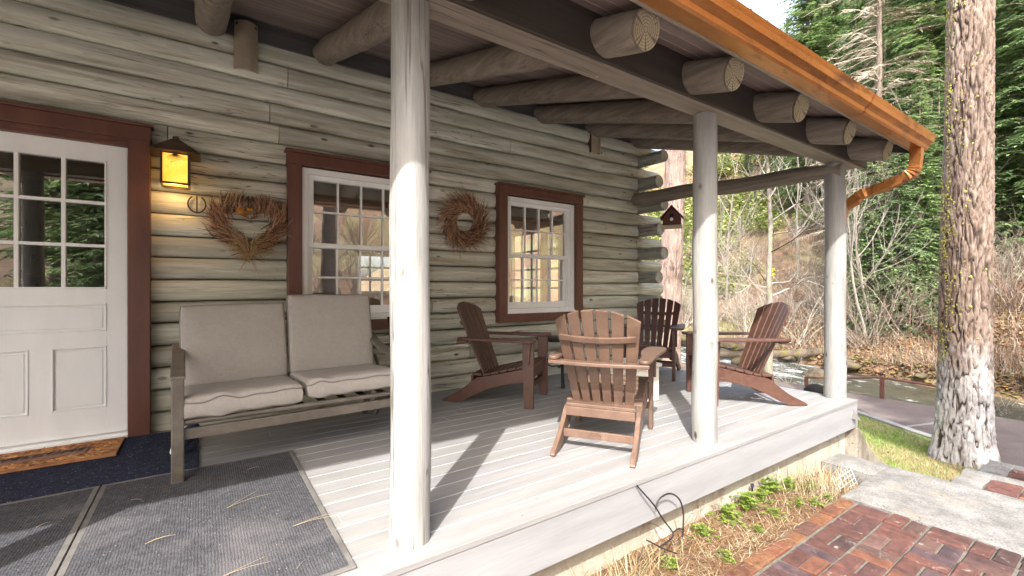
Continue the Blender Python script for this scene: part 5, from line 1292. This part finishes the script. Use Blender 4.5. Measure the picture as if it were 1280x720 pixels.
# dense undergrowth that reads as one mass
random.seed(88); mb=MB(); UC=TAN+RED+[(.27,.16,.075),(.32,.22,.11),(.20,.19,.075),(.36,.30,.21),(.08,.06,.045)]
for i in range(42000):
    u=ru(790,1400); d=15+50*(rnd()**1.7); x,y=polar(u,d)
    if x-.16*(y-3)<16.6: continue
    z=gz(x,y); k=.5+d/30; L=ru(.15,.6)*k**.5; a=ru(0,6.28); v=Vector((math.cos(a)*ru(.2,1),math.sin(a)*ru(.2,1),ru(.1,1.2))).normalized()*L; w=Vector((-math.sin(a),math.cos(a),0))*.007*k
    p=Vector((x,y,z-.03)); b=v*.5+Vector((ru(-.1,.1),ru(-.1,.1),ru(-.05,.05)))*L
    mb.add([p-w,p+w,p+b+w*.7,p+b-w*.7,p+v],[(0,1,2,3),(3,2,4)],False,random.choice(UC))
for i in range(34000):
    s_=15.95+ru(0,1)**1.3*9.6; u=ru(940,1400)
    r_=(u-640)/561; ax,ay=.568+r_*.823,.823-r_*.568; d=(s_-.48)/(ax-.16*ay); x,y=ax*d,ay*d
    z=gz(x,y); a=ru(0,6.28)
    if rnd()<.55:
        L=ru(.04,.10); t=Vector((math.cos(a),math.sin(a),ru(-.3,.5)))*L; w=Vector((-math.sin(a),math.cos(a),ru(-.4,.4)))*L*.5; p=Vector((x,y,z+ru(.0,.05)))
        mb.add([p-w,p+t,p+w,p-t],[(0,1,2,3)],False,random.choice([(.30,.155,.07),(.24,.12,.055),(.36,.23,.12),(.16,.085,.045),(.33,.19,.09)] if s_>16.7 or rnd()<.4 else [(.16,.13,.03),(.24,.19,.05),(.12,.08,.04)]))
    else:
        L=ru(.15,.7); v=Vector((math.cos(a)*ru(.2,1),math.sin(a)*ru(.2,1),ru(.1,1.3))).normalized()*L; w=Vector((-math.sin(a),math.cos(a),0))*.006; p=Vector((x,y,z-.03)); b=v*.5+Vector((ru(-.1,.1),ru(-.1,.1),ru(-.05,.05)))*L
        mb.add([p-w,p+w,p+b+w*.7,p+b-w*.7,p+v],[(0,1,2,3),(3,2,4)],False,random.choice(UC))
tag(mb.build('undergrowth',M['twig']),'tangle of bare brush and dead bracken covering the hillside','undergrowth',kind='stuff')
# green understorey bushes
random.seed(90)
bp_=None
for (u,d,s) in ((905,26,1.3),(930,28,1.0),(870,30,1.5),(1090,22,1.0),(960,33,1.3),(845,26,1.2),(1060,26,1.2),(1150,20,.8),(885,40,1.8),(830,36,2.0),(1020,30,1.3),(915,36,1.7),(835,30,2.2),(860,38,2.6),(890,33,2.0),(925,42,2.6),(950,36,2.0),(980,40,2.4),(1005,36,1.8),(820,45,3.0),(875,46,2.8),(845,52,3.2),(905,55,3.4),(965,50,3.0)):
    x,y=polar(u,d)
    if bp_ is None:
        mb=MB()
        for i in range(1500):
            v=Vector((random.gauss(0,1),random.gauss(0,1),abs(random.gauss(0,.8)))); r_=rnd()**.5; p=v.normalized()*r_; p=Vector((p.x*1.1,p.y*1.1,p.z*1.2+.1)); p*=1+.4*noise.noise(p*2.2)
            l=ru(.06,.15); t=Vector((ru(-1,1),ru(-1,1),ru(-.6,.6))).normalized(); w=t.cross(Vector((ru(-1,1),ru(-1,1),1))).normalized()*l*.4
            mb.add([p,p+t*l*.5+w,p+t*l,p+t*l*.5-w],[(0,1,2),(0,2,3)],False,random.choice([(.17,.25,.05),(.27,.32,.08),(.13,.20,.045),(.38,.38,.13)]))
        o=mb.build('green_bush',M['leaf']); tag(o,'loose green bush among bare brush on the hillside','bush','green bushes on the hillside'); bp_=o
    else: o=bp_.copy(); col.objects.link(o)
    o.location=(x,y,gz(x,y)); o.rotation_euler=(0,0,ru(0,6)); o.scale=(s,s,s)
# trees up the bank behind the viewer, mirrored in the panes
random.seed(95)
for q,(x,y,r0) in enumerate(((1.9,-7.5,.42),(-.55,-6.0,.28),(-1.6,-9.5,.3),(4.8,-13,.35),(8.5,-10,.35),(3.2,-16,.3),(-3.5,-14,.3),(.8,-18,.3))):
    mb=MB(); n=20; mb.tube([(.05*noise.noise((q,i*.4,0)),.05*noise.noise((q,i*.4,4)),15*i/n) for i in range(n+1)],[r0*(1-.5*i/n) for i in range(n+1)],14,True,True,rfun=lambda i,t:1+.06*noise.noise((math.cos(t)*4,math.sin(t)*4,i*.6+q)))
    t=thing('pine_tree','tall bare stemmed pine on the bank, seen mirrored in the cabin panes','tree',(x,y,gz(x,y)-.2),0,'pines mirrored in the panes'); mb.build('trunk',M['redbark' if q%2==0 else 'bark'],t)
for q in range(75):
    x,y=ru(-4,14),ru(-30,-10); o=proto[random.randrange(6)][0].copy(); col.objects.link(o); o.location=(x,y,gz(x,y)); o.rotation_euler=(0,0,ru(0,6)); s=ru(.7,1.2); o.scale=(s,s,s)
    tag(o,'bare shrub on the bank, seen mirrored in the cabin panes','shrub','shrubs mirrored in the panes')

for x,y,k,s_ in ((-1.2,-8.5,2,.9),(-.6,-12,0,.9),(-2.8,-11,2,1.0),(-.4,-15,1,1.0),(-4.5,-15,0,1.0)):
    o=copy_tree(roots[k]); o.location=(x,y,gz(x,y)-.3); o.rotation_euler=(0,0,x*3); o.scale=(s_,s_,s_); tag(o,'green conifer on the bank, seen mirrored in the cabin panes','tree','conifers mirrored in the panes')
# ================================================================== light, sky, camera
w=bpy.data.worlds.new('World'); sc.world=w; w.use_nodes=True; nt=w.node_tree
bg=nt.nodes['Background']; sk=nt.nodes.new('ShaderNodeTexSky'); sk.sky_type='NISHITA'; sk.sun_disc=False
ELEV=45.0
SD=Vector((-.72,-.69,0)).normalized()                    # towards the sun on the map
sk.sun_elevation=R(ELEV); sk.sun_rotation=math.atan2(SD.x,SD.y); sk.air_density=1.0; sk.dust_density=6.0; sk.ozone_density=1.0
cl=noise_(nt,coords(nt,(1,1,2.2)),2.6,7,.62,.3)
tcg=nt.nodes.new('ShaderNodeTexCoord'); cln=[n for n in nt.nodes if n.bl_idname=='ShaderNodeMapping'][0]; nt.links.new(tcg.outputs['Generated'],cln.inputs['Vector'])
nt.links.new(mix(nt,ramp(nt,cl,[(.42,0.0),(.62,.85)]),sk.outputs[0],(2.6,2.7,2.85)),bg.inputs['Color']); bg.inputs['Strength'].default_value=.15
sl=bpy.data.lights.new('sun','SUN'); sl.energy=2.0; sl.angle=R(.6); sl.color=(1,.97,.92)
so_=bpy.data.objects.new('sun',sl); col.objects.link(so_)
dirv=-(SD*math.cos(R(ELEV))+Vector((0,0,math.sin(R(ELEV))))); so_.rotation_euler=dirv.to_track_quat('-Z','Y').to_euler()
cam=bpy.data.cameras.new('camera'); co=bpy.data.objects.new('camera',cam); col.objects.link(co)
co.location=(0,0,1.1); co.rotation_euler=(R(90),0,-math.atan2(.568,.823)); cam.lens=36*561/1280; cam.sensor_width=36; cam.clip_start=.05; cam.clip_end=2000
sc.camera=co
sc.render.engine='CYCLES'; sc.cycles.max_bounces=8; sc.cycles.diffuse_bounces=5; sc.cycles.transparent_max_bounces=12
sc.cycles.use_denoising=True; sc.cycles.sample_clamp_indirect=8
vs_set=sc.view_settings; vs_set.view_transform='Standard'; vs_set.look='None'; vs_set.exposure=2.35; vs_set.gamma=1.0; vs_set.use_curve_mapping=False
